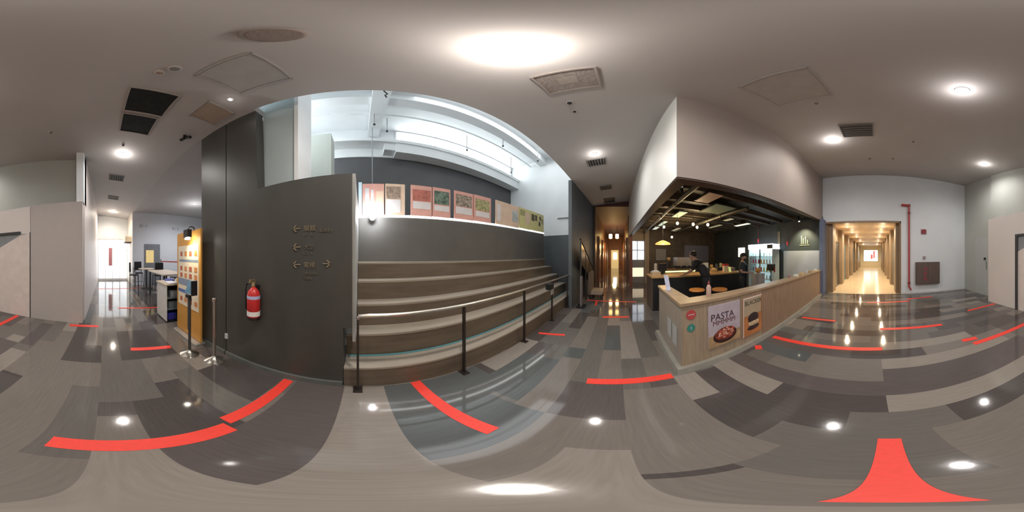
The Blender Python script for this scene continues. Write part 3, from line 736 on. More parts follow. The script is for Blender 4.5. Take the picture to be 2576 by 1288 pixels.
for x in (-.88, .68):
    for y_ in (-.34, .34): MB().box(x-.025, x+.025, y_-.025, y_+.025, 0, .91).build('leg', black_m, t)
def bar_chair(x, y, rz, label, grp='black chairs at the long table'):
    t = thing('bar_chair', label, 'chair', (x, y, 0), rz, grp)
    MB().box(-.19, .19, -.19, .19, .66, .70).build('seat', black_m, t, bevel=.01)
    MB().box(-.18, .18, .17, .20, .80, 1.22).build('backrest', black_m, t, bevel=.01)
    for sx in (-1, 1):
        MB().tube([(sx*.17, .18, 0), (sx*.17, .17, .7), (sx*.17, .185, 1.15)], .014, 8).build('leg', black_m, t)
        MB().tube([(sx*.20, -.20, 0), (sx*.16, -.17, .68)], .014, 8).build('leg', black_m, t)
    b = MB(); b.tube([(-.18, -.19, .28), (.18, -.19, .28)], .01, 8); b.build('footrest', black_m, t)
    return t
c0 = bar_chair(-4.7, 2.62, .1, 'black high chair at the long table, nearest the orange board')
dup(c0, (-5.2, 2.66, 0), -.1, 'black high chair at the middle of the long table')
dup(c0, (-5.7, 2.66, 0), .05, 'black high chair at the long table, nearest the grey door')
dup(c0, (-4.2, 2.62, 0), -.05, 'black high chair whose back touches the outline of the orange board')
t = thing('round_table', 'round pale high table in front of the grey door', 'table', (-7.2, 1.85, 0))
MB().lathe([(0, .90), (.36, .90), (.37, .915), (.36, .93), (0, .93)], n=28).build('tabletop', grey_t, t)
MB().lathe([(.03, .03), (.03, .90)], n=12).build('pedestal', black_m, t)
MB().lathe([(.25, 0), (.25, .015), (.05, .04)], n=24).build('base', black_m, t)
dup(c0, (-7.0, 1.25, 0), PI-.3, 'black high chair this side of the round table', 'black chairs at the round table')
dup(c0, (-7.75, 1.6, 0), PI/2, 'black high chair between the round table and the bright windows', 'black chairs at the round table')
dup(c0, (-6.6, 2.2, 0), -PI/2, 'black high chair between the round table and long table', 'black chairs at the round table')
t = thing('belt_barrier', 'red belt stretched between two grey posts before the white wing wall', 'barrier', (-6.2, 3.3, 0))
for x, y_ in ((-1.0, -.75), (1.3, .1)):
    p = MB().lathe([(.16, 0), (.16, .02), (.03, .05), (.025, .06), (.025, 1.30), (.03, 1.34), (0, 1.35)], c=(x, y_, 0), n=16).build('post', mat('grey_post', (.22, .22, .24), .4), t)
MB().wallseg((-1.0, -.75), (1.3, .1), .004, 1.22, 1.275).build('belt', mat('red_belt', (.60, .12, .12), .5), t)
for i, (y_, s, lb) in enumerate(((1.75, 'B1-1', 'small grey lettering on white wing wall above the round table'), (3.55, 'B1-2', 'small grey lettering on white wing wall near the charcoal wall'))):
    t = thing('wall_lettering', lb, 'sign', (-8.195, y_, 3.0-.05*i))
    text('letters', s, .22, mat('grey_letters', (.25, .26, .28), .5), t, (0, 0, 0), (PI/2, 0, PI/2))
# canopy and white column near the glazed end
t = thing('wall_canopy', 'dark-edged canopy over the counter at the bright passage end', 'canopy', (-8.9, 1.2, 2.2))
MB().box(-.35, .35, -.18, .18, 0, .05).build('edge', black_m, t)
MB().box(-.33, .33, -.16, .16, .05, .35).build('fascia', mat('warm_fascia', (.75, .6, .42), .5, emit=.3), t)
# people far down the passage
# ================================================================== SOUTH WALL ITEMS
t = thing('fire_pipe', 'red fire pipe running down the white south wall', 'pipe', (-1.37, -6.15, 0))
MB().tube([(0, 0, .28), (0, 0, 3.52)], .035, 12).build('riser', redp_m, t, smooth=True)
MB().tube([(.0, 0, 3.52), (.30, 0, 3.52)], .045, 12).build('elbow_branch', redp_m, t, smooth=True)
for z in (.45, 3.2, 3.52): MB().lathe([(.052, z-.04), (.052, z+.04)], n=14).build('coupling', mat('dark_red_coupling', (.25, .04, .04), .4), t)
MB().tube([(0, 0, .30), (-.08, .0, .18), (-.08, -.06, .18)], .03, 10).build('foot_bend', redp_m, t)
t = thing('alarm_bell', 'dark red round alarm bell on the white south wall', 'alarm', (-1.98, -6.20, 2.48))
MB().tube([(0, 0, 0), (0, .05, 0)], .09, 20).build('gong', mat('maroon_bell', (.28, .04, .06), .35), t)
MB().box(-.12, .12, -.01, .0, -.10, .10).build('back_plate', mat('pink_plate', (.5, .25, .27), .5), t)
t = thing('call_point', 'small pink-grey call point on the white south wall above the hose cabinet', 'call point', (-2.0, -6.20, 1.44))
MB().box(-.06, .06, -.01, .03, -.06, .06).build('case', mat('call_point_case', (.55, .45, .48), .4), t, bevel=.008)
MB().box(-.03, .03, .03, .035, -.03, .03).build('glass_plate', mat('call_point_glass', (.3, .25, .3), .3), t)
t = thing('hose_cabinet', 'brown metal fire hose cabinet set low on the white south wall', 'cabinet', (-2.13, -6.20, .38))
MB().box(-.50, .50, 0, .12, 0, .88).build('case', mat('taupe_metal', (.17, .13, .115), .4, .3), t, bevel=.01)
MB().box(-.46, -.01, .12, .13, .04, .84).build('door', MATS['taupe_metal'], t)
MB().box(.01, .46, .12, .13, .04, .84).build('door', MATS['taupe_metal'], t)
text('letters', '消', .16, mat('red_letters', (.55, .04, .10), .4), t, (.20, .134, .56), (PI/2, 0, PI))
text('letters', '防', .16, MATS['red_letters'], t, (.20, .134, .36), (PI/2, 0, PI))
text('letters', '栓', .16, MATS['red_letters'], t, (.20, .134, .16), (PI/2, 0, PI))
# corridor downlights
i = 0
names = ['first', 'second', 'third', 'fourth', 'fifth']
for yy in (-7.4, -9.2, -11.6, -15.0, -19.5):  # last pair added to brighten the corridor end
    for x in (-.45, 1.2):
        downlight(x, yy, .055, '%s ceiling light into the bright corridor on its %s side' % (names[i//2], 'pipe' if x < 0 else 'cafe'), 44, z=2.86, col=(1, .82, .56), drop=.3,
                  m=mat('warm_diffuser', (1, .85, .6), .4, emit=8, var=0)); i += 1

# ================================================================== CENTRE (EAST) CORRIDOR LIGHTS
for i, yy in enumerate((.52, .02)):
    t = thing('gold_lantern', ['gold lantern in the dark red corridor on the slate wall side', 'gold lantern in the dark red corridor on the cafe side'][i], 'lantern', (12.5, yy, 3.82))
    MB().tube([(0, 0, 0), (0, 0, -.62)], .012, 8).build('rod', dsteel_m, t)
    MB().lathe([(.05, -.62), (.13, -.66), (.13, -.95), (.05, -.99)], n=16).build('shade', mat('gold_glow', (1, .66, .25), .4, emit=6, var=0), t)
    light('lantern_glow', 'POINT', (0, 0, -1.6), 30, (1, .58, .22), .1, parent=t)
for i, (x, yy) in enumerate(((9.9, 1.04), (12.1, 1.04), (10.5, -.56))):
    t = thing('wall_lamp', 'warm wall lamp in dark red corridor, %s' % ['nearest on the slate side', 'farther on the slate side', 'on the cafe side'][i], 'wall lamp', (x, yy, 1.75))
    MB().box(-.05, .05, -.03, .03, -.18, .18).build('shade', mat('amber_lamp', (1, .62, .28), .4, emit=2.5, var=0), t)
light('east_corridor_glow', 'POINT', (17, .3, 1.6), 40, (1, .72, .35), .2)
dr = struct('door_30', MB().box(19.55, 19.6, -.15, .75, 0, 2.2), mat('pale_lit_door', (.85, .65, .3), .4, emit=.35))
MB().box(19.5, 19.54, .05, .5, 1.1, 1.9).build('door_glass', mat('cool_door_glass', (.8, .85, .95), .3, emit=1.6), dr)

# ================================================================== SERVICE COUNTER
def cx(y): return 1.64+.062*(-y-.68)      # line of the counter front
t = thing('service_counter', 'L-shaped oak-clad counter standing between hall and cafe', 'counter', (1.64, -.68, 0))
def W(x, y): return (x-1.64, y+.68)
P = [(1.64, -.68), (cx(-2.12), -2.12), (cx(-5.85), -5.85)]
b = MB()
q = lambda x, y, z: (*W(x, y), z)
b.prism([q(1.64, -.68, .07), q(cx(-2.12), -2.12, .07), q(cx(-2.12)+.1, -2.12, .07), q(1.76, -.80, .07)], [q(1.64, -.68, .93), q(cx(-2.12), -2.12, .93), q(cx(-2.12)+.1, -2.12, .93), q(1.76, -.80, .93)])
b.build('front_panel', wood_m, t)
b = MB()
n = 74
for i in range(n):
    y0 = -2.13-i*(3.72/n); y1 = y0-3.72/n*.86
    b.prism([q(cx(y0)+.02, y0, .07), q(cx(y1)+.02, y1, .07), q(cx(y1)-.0, y1, .07), q(cx(y0)-.0, y0, .07)], [q(cx(y0)+.02, y0, .93), q(cx(y1)+.02, y1, .93), q(cx(y1), y1, .93), q(cx(y0), y0, .93)])
b.prism([q(cx(-2.12)+.02, -2.12, .07), q(cx(-5.85)+.02, -5.85, .07), q(cx(-5.85)+.1, -5.85, .07), q(cx(-2.12)+.1, -2.12, .07)], [q(cx(-2.12)+.02, -2.12, .93), q(cx(-5.85)+.02, -5.85, .93), q(cx(-5.85)+.1, -5.85, .93), q(cx(-2.12)+.1, -2.12, .93)])
b.build('slatted_panel', mat('warm_oak_slats', (.34, .23, .155), .5, var=.12, scale=5, stretch=(6, 6, .5)), t)
b = MB(); b.prism([q(1.64, -.68, .07), q(2.82, -.74, .07), q(2.82, -.84, .07), q(1.76, -.80, .07)], [q(1.64, -.68, .93), q(2.82, -.74, .93), q(2.82, -.84, .93), q(1.76, -.80, .93)])
b.build('side_panel', mat('pale_oak_laminate', (.36, .31, .25), .45, var=.08, scale=5, stretch=(6, 6, .5)), t)
b = MB(); b.prism([q(1.62, -.66, .93), q(2.84, -.72, .93), q(2.84, -.90, .93), q(1.86, -.88, .93)], [q(1.62, -.66, .965), q(2.84, -.72, .965), q(2.84, -.90, .965), q(1.86, -.88, .965)])
b.prism([q(1.62, -.66, .93), q(1.86, -.88, .93), q(cx(-5.88)+.24, -5.88, .93), q(cx(-5.88)-.02, -5.88, .93)], [q(1.62, -.66, .965), q(1.86, -.88, .965), q(cx(-5.88)+.24, -5.88, .965), q(cx(-5.88)-.02, -5.88, .965)])
b.build('ledge', woodl_m, t)
b = MB()
b.prism([q(1.56, -.60, 0), q(cx(-5.85)-.07, -5.85, 0), q(cx(-5.85)+.12, -5.85, 0), q(1.76, -.80, 0)], [q(1.58, -.62, .07), q(cx(-5.85)-.05, -5.85, .07), q(cx(-5.85)+.12, -5.85, .07), q(1.76, -.80, .07)])
b.prism([q(1.56, -.60, 0), q(1.76, -.80, 0), q(2.84, -.84, 0), q(2.84, -.66, 0)], [q(1.58, -.62, .07), q(1.76, -.80, .07), q(2.84, -.84, .07), q(2.84, -.68, .07)])
b.build('plinth', stone_m, t)
ANG = math.atan2(-(5.85-.68), cx(-5.85)-1.64)   # heading along the front, going south
def on_front(name, label, cat, y0, y1, z0, z1):
    x0 = cx(y0)-.006
    L = math.hypot(y1-y0, cx(y1)-cx(y0))
    t = thing(name, label, cat, (x0, y0, z0), ANG)
    return t, L, z1-z0
# local frame: +x runs south along the front, -y points into the hall
t, L, H = on_front('food_poster', 'lavender food poster with dark lettering over a plate of red food on counter', 'poster', -1.03, -1.57, .25, .87)
MB().box(0, L, -.01, 0.004, 0, H).build('sheet', mat('lavender_print', (.50, .44, .50), .4, var=.1), t)
MB().box(0, L, -.012, -.010, 0, H*.30).build('table_print', mat('wooden_table_print', (.42, .28, .15), .5, var=.3), t)
b = MB(); b.tube([(L*.5, -.011, H*.24), (L*.5, -.0135, H*.24)], .20, 32)
for v in b.bm.verts: v.co.z = H*.24+(v.co.z-H*.24)*.60
b.build('plate_print', mat('dark_plate_print', (.05, .015, .012), .4), t)
b = MB(); b.tube([(L*.5, -.0138, H*.29), (L*.5, -.016, H*.29)], .175, 32)
for v in b.bm.verts: v.co.z = H*.29+(v.co.z-H*.29)*.55
b.build('food_print', mat('red_food_print', (.30, .06, .035), .5, var=.9, scale=25), t)
random.seed(3)
b = MB()
for k in range(26):
    a = random.uniform(0, 6.28); r = random.uniform(0, .14)
    b.ball((L*.5+r*math.cos(a), -.017, H*.30+r*.5*math.sin(a)), random.uniform(.012, .022), (1, .15, .8), 8, 6)
b.build('topping_print', mat('pink_topping_print', (.62, .30, .22), .5, var=.4, scale=30), t)
dkl = mat('dark_letter_print', (.06, .04, .06), .5)
text('poster_text', 'PASTA', .135, dkl, t, (.03, -.012, H*.66), (PI/2, 0, 0), .002)
text('poster_text', 'MMMMM', .10, mat('plum_letter_print', (.18, .08, .09), .5), t, (.06, -.012, H*.54), (PI/2, 0, 0), .002)
t, L, H = on_front('burger_poster', 'orange framed poster with dark headline and a black burger on the counter', 'poster', -1.64, -2.09, .20, .86)
MB().box(0, L, -.01, 0.004, 0, H).build('sheet', mat('burnt_orange_print', (.50, .20, .07), .4, var=.2, scale=4), t)
MB().box(.02, L-.02, -.012, -.010, H*.55, H-.02).build('top_print', mat('sand_print', (.45, .36, .25), .5), t)
MB().box(.0, .012, -.013, -.010, 0, H).build('frame_edge', paper_m, t)
MB().box(.012, L, -.013, -.010, H-.015, H).build('frame_edge', paper_m, t)
text('poster_text', 'BLACKER', .098, mat('dark_green_letters', (.04, .05, .035), .5), t, (.03, -.013, H*.82), (PI/2, 0, 0), .002)
b = MB(); b.ball((L*.52, -.012, H*.46), .12, (1.1, .08, .75), 24, 12); b.build('bun_print', mat('black_bun_print', (.035, .022, .025), .4), t)
MB().ball((L*.54, -.013, H*.32), .12, (1.1, .08, .42), 24, 12).build('filling_print', mat('cream_filling_print', (.62, .48, .30), .5, var=.4, scale=30), t)
MB().ball((L*.52, -.012, H*.20), .125, (1.15, .06, .36), 24, 12).build('bun_print', MATS['black_bun_print'], t)
for (z, r, m, nm, lb) in ((.81, .062, mat('sticker_red', (.48, .07, .07), .5), 'round_sticker', 'red round sticker on the counter near its corner'), (.635, .052, mat('sticker_teal', (.05, .25, .20), .5), 'round_sticker', 'teal round sticker below the red one on the counter')):
    t = thing(nm, lb, 'sticker', (cx(-.80)-.002, -.80, z), ANG)
    MB().tube([(0, 0, 0), (0, -.004, 0)], r, 24).build('disc', m, t)
    b = MB()
    if r > .06: b.box(-.04, .04, -.0055, -.004, -.004, .006)
    else: b.box(-.005, .005, -.0055, -.004, -.02, .02)
    b.build('mark', mat('pale_mark', (.60, .50, .48), .5) if r > .06 else mat('pale_teal_mark', (.35, .55, .6), .5), t)
t = thing('paper_notice', 'pale notice sheets on the short end panel of the counter', 'notice', (1.78, -.683, .30), math.atan2(-.06, 1.18))
MB().box(.0, .18, 0, .004, 0, .30).build('sheet', mat('grey_notice', (.46, .47, .45), .5), t)
MB().box(.24, .42, 0, .004, .02, .30).build('sheet', MATS['grey_notice'], t)
# things on the ledge
t = thing('card_stand', 'leaning white card stand on the counter corner', 'card stand', (2.40, -.78, .965), .4)
MB().prism([(-.05, -.004, 0), (.05, -.004, 0), (.05, .004, 0), (-.05, .004, 0)], [(-.05, .05, .24), (.05, .05, .24), (.05, .058, .24), (-.05, .058, .24)]).build('card', mat('lavender_card', (.66, .66, .80), .4, emit=.15), t)
MB().box(-.055, .055, -.03, .05, 0, .012).build('base', mat('clear_base', (.5, .5, .55), .2), t)
t = thing('sauce_bottle', 'pinkish squeeze bottle with red cap on the counter ledge', 'bottle', (1.80, -1.13, .965))
MB().lathe([(0, 0), (.03, 0), (.033, .02), (.033, .12), (.02, .15), (.012, .16)], n=16).build('body', mat('pink_bottle', (.50, .34, .28), .35), t, smooth=True)
MB().lathe([(.014, .158), (.014, .18), (.005, .21), (0, .21)], n=12).build('cap', mat('dark_red_cap', (.28, .05, .05), .4), t)
random.seed(11)
cols = [(.8, .75, .6), (.55, .4, .2), (.75, .75, .8), (.65, .5, .3), (.8, .8, .7), (.4, .25, .25)]
labs = ['cream napkin box on the far ledge', 'brown tray box on the far ledge', 'white cup stack at the far ledge, nearest the slats end', 'tan card box on the ledge under the wall glow', 'ivory box on the ledge under the wall glow', 'plum jar on the ledge near the fridge']
for i, y_ in enumerate((-5.5, -5.0, -4.6, -4.2, -3.8, -3.4)):
    h = (.06, .05, .10, .07, .05, .08)[i]
    if i in (2, 5): b = MB().lathe([(0, 0), (.03, 0), (.036, h), (.03, h), (0, h)], n=16)
    else: b = MB().box(-.05, .05, -.06, .06, 0, h)
    o = b.build(['napkin_box', 'tray', 'paper_cups', 'card_box', 'card_box', 'jar'][i], mat('ledge_item_%s' % 'abcdef'[i], cols[i], .5), loc=(cx(y_)+.12, y_, .966))
    tag(o, labs[i], ['box', 'tray', 'cups', 'box', 'box', 'jar'][i])

# ================================================================== CAFE INTERIOR
t = thing('bar_counter', 'black bar counter with a warm wooden top inside the cafe', 'counter', (4.16, -.92, 0))
MB().box(.0, .75, -3.2, 0, 0, .91).build('body', blackc_m, t)
MB().box(-.03, .78, -3.23, .03, .91, .95).build('top', mat('honey_wood_top', (.62, .38, .16), .35, var=.1), t, bevel=.006)
MB().box(.0, .76, .0, .02, 0, .90).build('end_panel', mat('brown_end_panel', (.11, .085, .07), .5), t)
t = thing('back_counter', 'black back counter along the brown cafe wall', 'counter', (6.6, -1.9, 0))
MB().box(0, .65, -3.4, 0, 0, .90).build('body', blackc_m, t)
MB().box(-.02, .67, -3.42, .02, .90, .94).build('top', mat('dark_wood_top', (.20, .12, .06), .4), t)
MB().box(-.03, -.02, -1.5, -.1, .80, .86).build('light_strip', mat('yellow_strip', (1, .85, .25), .4, emit=2.0), t)
def item(nm, lb, cat, loc, parts, rz=0):
    t = thing(nm, lb, cat, loc, rz)
    for (pn, b, m) in parts: b.build(pn, m, t)
    return t
item('coffee_machine', 'boxy steel coffee machine on the back counter', 'coffee machine', (6.9, -2.9, .94),
     [('body', MB().box(-.25, .25, -.35, .35, .12, .50), steel_m), ('drip_tray', MB().box(-.28, .25, -.33, .33, 0, .08), black_m), ('back_panel', MB().box(.05, .25, -.34, .34, .08, .12), black_m),
      ('group_head', MB().lathe([(.04, .06), (.04, .13)], c=(-.18, -.15, 0), n=12), steel_m), ('group_head', MB().lathe([(.04, .06), (.04, .13)], c=(-.18, .15, 0), n=12), steel_m)])
item('coffee_grinder', 'black grinder with clear hopper beside the coffee machine', 'grinder', (6.9, -2.25, .94),
     [('body', MB().box(-.09, .09, -.08, .08, 0, .32), black_m), ('hopper', MB().lathe([(.04, .32), (.09, .40), (.09, .50), (0, .50)], n=14), mat('smoked_hopper', (.25, .18, .10), .3))])
pal = [((.85, .25, .12), 'red'), ((.80, .85, .35), 'lime'), ((.85, .82, .75), 'white'), ((.80, .45, .12), 'orange'), ((.12, .12, .12), 'black'), ((.75, .70, .35), 'yellow'), ((.45, .25, .15), 'brown'), ((.35, .45, .40), 'green')]
spots = [(6.75, -3.55, 0, .16, .10, 'box'), (6.72, -3.85, 1, .18, .10, 'box'), (6.8, -4.1, 2, .22, .10, 'box'), (6.75, -4.4, 3, .12, .10, 'jar'), (6.75, -4.7, 4, .14, .09, 'jar'), (6.8, -5.0, 5, .18, .09, 'jar'), (6.75, -2.02, 6, .26, .06, 'bottle')]
for (x, y_, ci, h, r, kd) in spots:
    c_, nm = pal[ci]
    mm = mat('goods_%s' % nm, c_, .5)
    if kd == 'box':
        item('snack_box', '%s snack box standing on the back counter of the cafe' % nm, 'box', (x, y_, .94), [('carton', MB().box(-.08, .08, -r, r, 0, h), mm), ('lid', MB().box(-.085, .085, -r-.005, r+.005, h, h+.02), paper_m)])
    elif kd == 'jar':
        item('storage_jar', '%s storage jar on the back counter of the cafe' % nm, 'jar', (x, y_, .94), [('glass_body', MB().lathe([(0, 0), (r*.8, 0), (r*.8, h), (r*.5, h+.02)], n=14), mm), ('lid', MB().lathe([(r*.6, h+.02), (r*.6, h+.05), (0, h+.05)], n=14), black_m)])
    else:
        item('syrup_bottle', '%s syrup bottle at the window end of the back counter' % nm, 'bottle', (x, y_, .94), [('glass_body', MB().lathe([(0, 0), (.035, 0), (.035, .18), (.012, .24), (.012, .28)], n=12), mm), ('cap', MB().lathe([(.014, .28), (.014, .30), (0, .30)], n=10), black_m)])
# goods on the bar counter
item('till_screen', 'dark till screen on the bar counter near its open end', 'till', (4.75, -1.35, .95), [('screen', MB().box(-.02, .02, -.13, .13, .10, .32), black_m), ('stand', MB().box(-.03, .06, -.03, .03, 0, .12), black_m), ('base', MB().box(-.06, .1, -.09, .09, 0, .015), black_m)])
item('pastry_stack', 'pale wooden box of pastries at the open end of the bar counter', 'box', (4.55, -1.08, .95), [('crate', MB().box(-.15, .15, -.12, .12, 0, .10), mat('crate_wood', (.70, .52, .32), .5)), ('napkins', MB().box(-.1, .1, -.08, .08, .10, .13), paper_m)])
item('thermos', 'tall cream thermos on the bar counter beside the pastry box', 'flask', (4.8, -1.15, .95), [('body', MB().lathe([(0, 0), (.05, 0), (.05, .28), (.03, .33)], n=14), mat('cream_flask', (.55, .45, .35), .4)), ('stopper', MB().lathe([(.032, .33), (.032, .37), (0, .37)], n=12), black_m)])
for i, (y_, c_, lb) in enumerate(((-2.75, (.75, .35, .15), 'orange basket on the bar counter behind the leaning worker'), (-3.15, (.75, .60, .35), 'straw basket on the bar counter past the leaning worker'), (-3.98, (.3, .28, .3), 'grey basket at the far end of the bar counter'))):
    item('bread_basket', lb, 'basket', (4.7, y_, .95), [('basket_body', MB().lathe([(0, 0), (.10, 0), (.14, .10), (.13, .10), (.09, .02), (0, .02)], n=18), mat('basket_%s' % 'abc'[i], c_, .6, var=.3, scale=30)),
        ('bread', MB().ball((0, 0, .08), .10, (1, 1, .6), 12, 8), mat('bread_%s' % 'abc'[i], (min(1, c_[0]+.2), c_[1], c_[2]*.8), .6, var=.3, scale=20))])
item('price_card', 'lime green card standing at the far end of the bar counter', 'card', (4.42, -3.62, .95), [('card', MB().prism([(-.06, -.05, 0), (-.06, .05, 0), (-.052, .05, 0), (-.052, -.05, 0)], [(-.02, -.05, .17), (-.02, .05, .17), (-.012, .05, .17), (-.012, -.05, .17)]), mat('lime_card', (.75, .85, .30), .5, emit=.35)), ('prop', MB().box(-.05, .02, -.03, .03, 0, .01), black_m)])
item('red_carton', 'red and cream carton behind the lime card on the bar counter', 'box', (4.62, -3.62, .95), [('carton', MB().box(-.06, .06, -.10, .10, 0, .20), mat('carton_cream', (.75, .6, .5), .5)), ('lid', MB().box(-.065, .065, -.105, .105, .20, .27), red_m)])
# orange stools
for i, (x, y_, lb) in enumerate(((3.20, -1.70, 'orange-topped bar stool, nearest the counter corner'), (2.98, -2.16, 'orange-topped bar stool beyond the sauce bottle'))):
    t = thing('bar_stool', lb, 'stool', (x, y_, 0))
    MB().lathe([(0, .71), (.16, .71), (.18, .73), (.17, .755), (0, .76)], n=24).build('seat', mat('orange_seat', (.75, .28, .05), .45), t)
    MB().lathe([(.02, .03), (.02, .71)], n=10).build('column', black_m, t)
    MB().lathe([(.20, 0), (.20, .012), (.03, .03)], n=24).build('base', black_m, t)
    MB().lathe([(.13, .25), (.14, .26), (.13, .27), (.12, .26)], n=20).build('foot_ring', steel_m, t)
# drinks fridge
t = thing('drinks_fridge', 'lit glass-door drinks fridge against the slate cafe wall', 'fridge', (4.62, -5.95, 0))
wf = mat('fridge_white', (.55, .60, .62), .4)
b = MB(); b.box(-.70, -.66, -.12, .42, .1, 2.0); b.box(.66, .70, -.12, .42, .1, 2.0); b.box(-.70, .70, -.12, -.08, .1, 2.0); b.box(-.70, .70, -.12, .42, 0, .12)
b.build('cabinet', wf, t)
MB().box(-.70, .70, -.12, .44, 1.80, 2.02).build('header', mat('fridge_header_glow', (.92, 1, 1), .3, emit=1.5, var=0), t)
MB().box(-.70, -.42, .441, .45, 1.82, 1.98).build('header_patch', black_m, t)
for z in (.45, .80, 1.15, 1.48): MB().box(-.65, .65, -.07, .38, z, z+.015).build('shelf', mat('fridge_shelf', (.75, .85, .85), .3), t)
MB().box(-.64, .64, -.075, -.07, .14, 1.78).build('back_glow', mat('fridge_glow', (.55, .76, .80), .4, emit=.35), t)
MB().box(-.02, .02, .40, .44, .12, 1.80).build('mullion', black_m, t)
MB().box(-.06, -.04, .44, .46, .8, 1.2).build('handle', steel_m, t)
light('fridge_light', 'POINT', (0, .25, 1.7), 3, (.80, .95, 1), .05, parent=t)
fcol = {1.165: [((.5, .08, .15), 3, 'red'), ((.8, .4, .1), 2, 'orange'), ((.7, .75, .85), 2, 'pale')], .815: [((.15, .2, .22), 1, 'dark'), ((.6, .06, .12), 3, 'crimson'), ((.55, .65, .15), 3, 'green')], 1.495: [((.55, .65, .65), 3, 'clear'), ((.25, .35, .32), 2, 'teal'), ((.75, .8, .8), 2, 'white')], .465: [((.7, .4, .12), 3, 'amber'), ((.7, .72, .78), 4, 'milky')]}
shn = {1.165: 'second shelf', .815: 'third shelf', 1.495: 'top shelf', .465: 'lowest shelf'}
for z, rowc in fcol.items():
    x = .56
    for (c_, n_, nm) in rowc:
        for k in range(n_):
            h = .20
            o = MB().lathe([(0, 0), (.032, 0), (.034, .01), (.034, h*.7), (.014, h*.88), (.014, h), (0, h)], n=10).build('drink_bottle', mat('drink_%s' % nm, c_, .3), loc=(4.62+x, -5.72, z))
            tag(o, '%s drink bottle on the %s of the lit fridge' % (nm, shn[z]), 'bottle', group='%s bottles on the %s of the fridge' % (nm, shn[z]))
            x -= .16
# black till/box before the fridge, orange ball item
item('espresso_till', 'black card terminal on a post in front of the fridge', 'terminal', (3.30, -4.55, 0), [('post', MB().lathe([(.02, .02), (.02, 1.0)], n=10), black_m), ('foot', MB().lathe([(.15, 0), (.15, .02), (.03, .03)], n=16), black_m), ('terminal', MB().box(-.12, .12, -.08, .08, 1.0, 1.22), black_m), ('ribbon', MB().box(-.16, -.13, -.02, .02, .95, 1.1), red_m)])
item('orange_bowl', 'orange round bowl on a pale pedestal before the fridge', 'bowl', (3.55, -4.15, 0), [('pedestal', MB().box(-.16, .16, -.16, .16, 0, .92), mat('pedestal_grey', (.45, .45, .46), .5)), ('bowl', MB().ball((0, 0, 1.01), .09), mat('orange_bowl', (.60, .28, .06), .4))])
# signs and boards
o = MB().box(8.93, 8.98, -5.6, -3.9, 1.15, 2.15).build('menu_board', mat('lavender_board', (.20, .19, .25), .5), None); tag(o, 'plain lavender-grey menu board on the brown cafe wall', 'board')
o = MB().box(8.93, 8.98, -2.75, -2.15, 1.25, 1.9).build('wall_notice', mat('grey_notice_board', (.28, .27, .27), .5)); tag(o, 'small grey notice board on the cafe wall near the window', 'board')
o = MB().box(6.15, 6.65, -6.115, -6.09, 1.45, 1.95).build('lit_screen', mat('cream_screen', (1, .9, .72), .4, emit=1.2)); tag(o, 'glowing cream screen above the standing worker', 'screen')
t = thing('cafe_sign', 'pale green-yellow line emblem on the slate cafe wall over the glow', 'sign', (2.75, -6.11, 2.0))
b = MB()
for x, h in ((-.14, .16), (-.05, .30), (.05, .24), (.13, .34)): b.box(x-.012, x+.012, 0, .012, 0, h)
b.box(-.22, .22, 0, .012, -.06, -.045)
b.build('emblem', mat('lime_emblem', (.80, .80, .45), .4, emit=.35), t)
t = thing('wall_spotlight', 'small warm spotlight over the emblem on the slate wall', 'spotlight', (2.75, -5.55, 3.04))
MB().tube([(0, 0, 0), (0, 0, -.10), (0, -.05, -.17)], [.02, .035, .045], 12).build('housing', black_m, t)
MB().ball((0, -.055, -.18), .03).build('bulb', mat('hot_bulb', (1, .92, .65), .3, emit=15, var=0), t)
light('wall_spot', 'SPOT', (0, -.06, -.22), 110, (1, .90, .55), .04, (math.radians(-24), 0, 0), parent=t, spot=95)
for i, (x, y_, z) in enumerate(((4.95, -5.8, 2.12), (3.55, -6.08, 1.95))):
    t = thing('red_tassel', ['red tassel hanging over the drinks fridge', 'red tassel on the slate wall beside the fridge'][i], 'decoration', (x, y_, z))
    MB().lathe([(0, 0), (.03, .03), (.03, .14), (.012, .2), (0, .2)], n=12).build('tassel', mat('bright_red', (.7, .04, .06), .5, emit=.2), t)
    MB().tube([(0, 0, .2), (0, 0, (3.05-z) if i == 0 else .35)], .005, 6).build('cord', red_m, t)
o = MB().box(3.92, 4.05, -6.115, -6.09, 1.95, 2.6).build('bamboo_strip', mat('tan_strip', (.22, .19, .13), .5)); tag(o, 'narrow tan vertical strip on the slate cafe wall', 'wall decoration')
# cafe ceiling: ducts, panels, strip lights, bulbs
duct_m = mat('dull_duct', (.09, .085, .07), .4, .5)
for i, (p0, p1, r, lb) in enumerate((((2.3, -1.3, 2.78), (8.8, -1.5, 2.78), .05, 'round duct under the black cafe ceiling, closest to the hall'), ((3.0, -3.1, 2.80), (8.8, -3.1, 2.80), .06, 'broad round duct across the middle of the cafe ceiling'), ((5.6, -.9, 2.98), (5.6, -6.0, 2.98), .035, 'thin cross duct under the cafe ceiling'), ((7.2, -.9, 2.98), (7.2, -6.0, 2.98), .04, 'deepest cross duct under the cafe ceiling'))):
    t = thing('air_duct', lb, 'duct', p0)
    d = Vector(p1)-Vector(p0)
    MB().tube([(0, 0, 0), tuple(d)], r, 14).build('duct_body', duct_m, t, smooth=True)
    for k in range(1, 5):
        c_ = d*k/5; e = d.normalized()*.02
        MB().tube([tuple(c_-e), tuple(c_+e)], r+.012, 14).build('flange', duct_m, t)
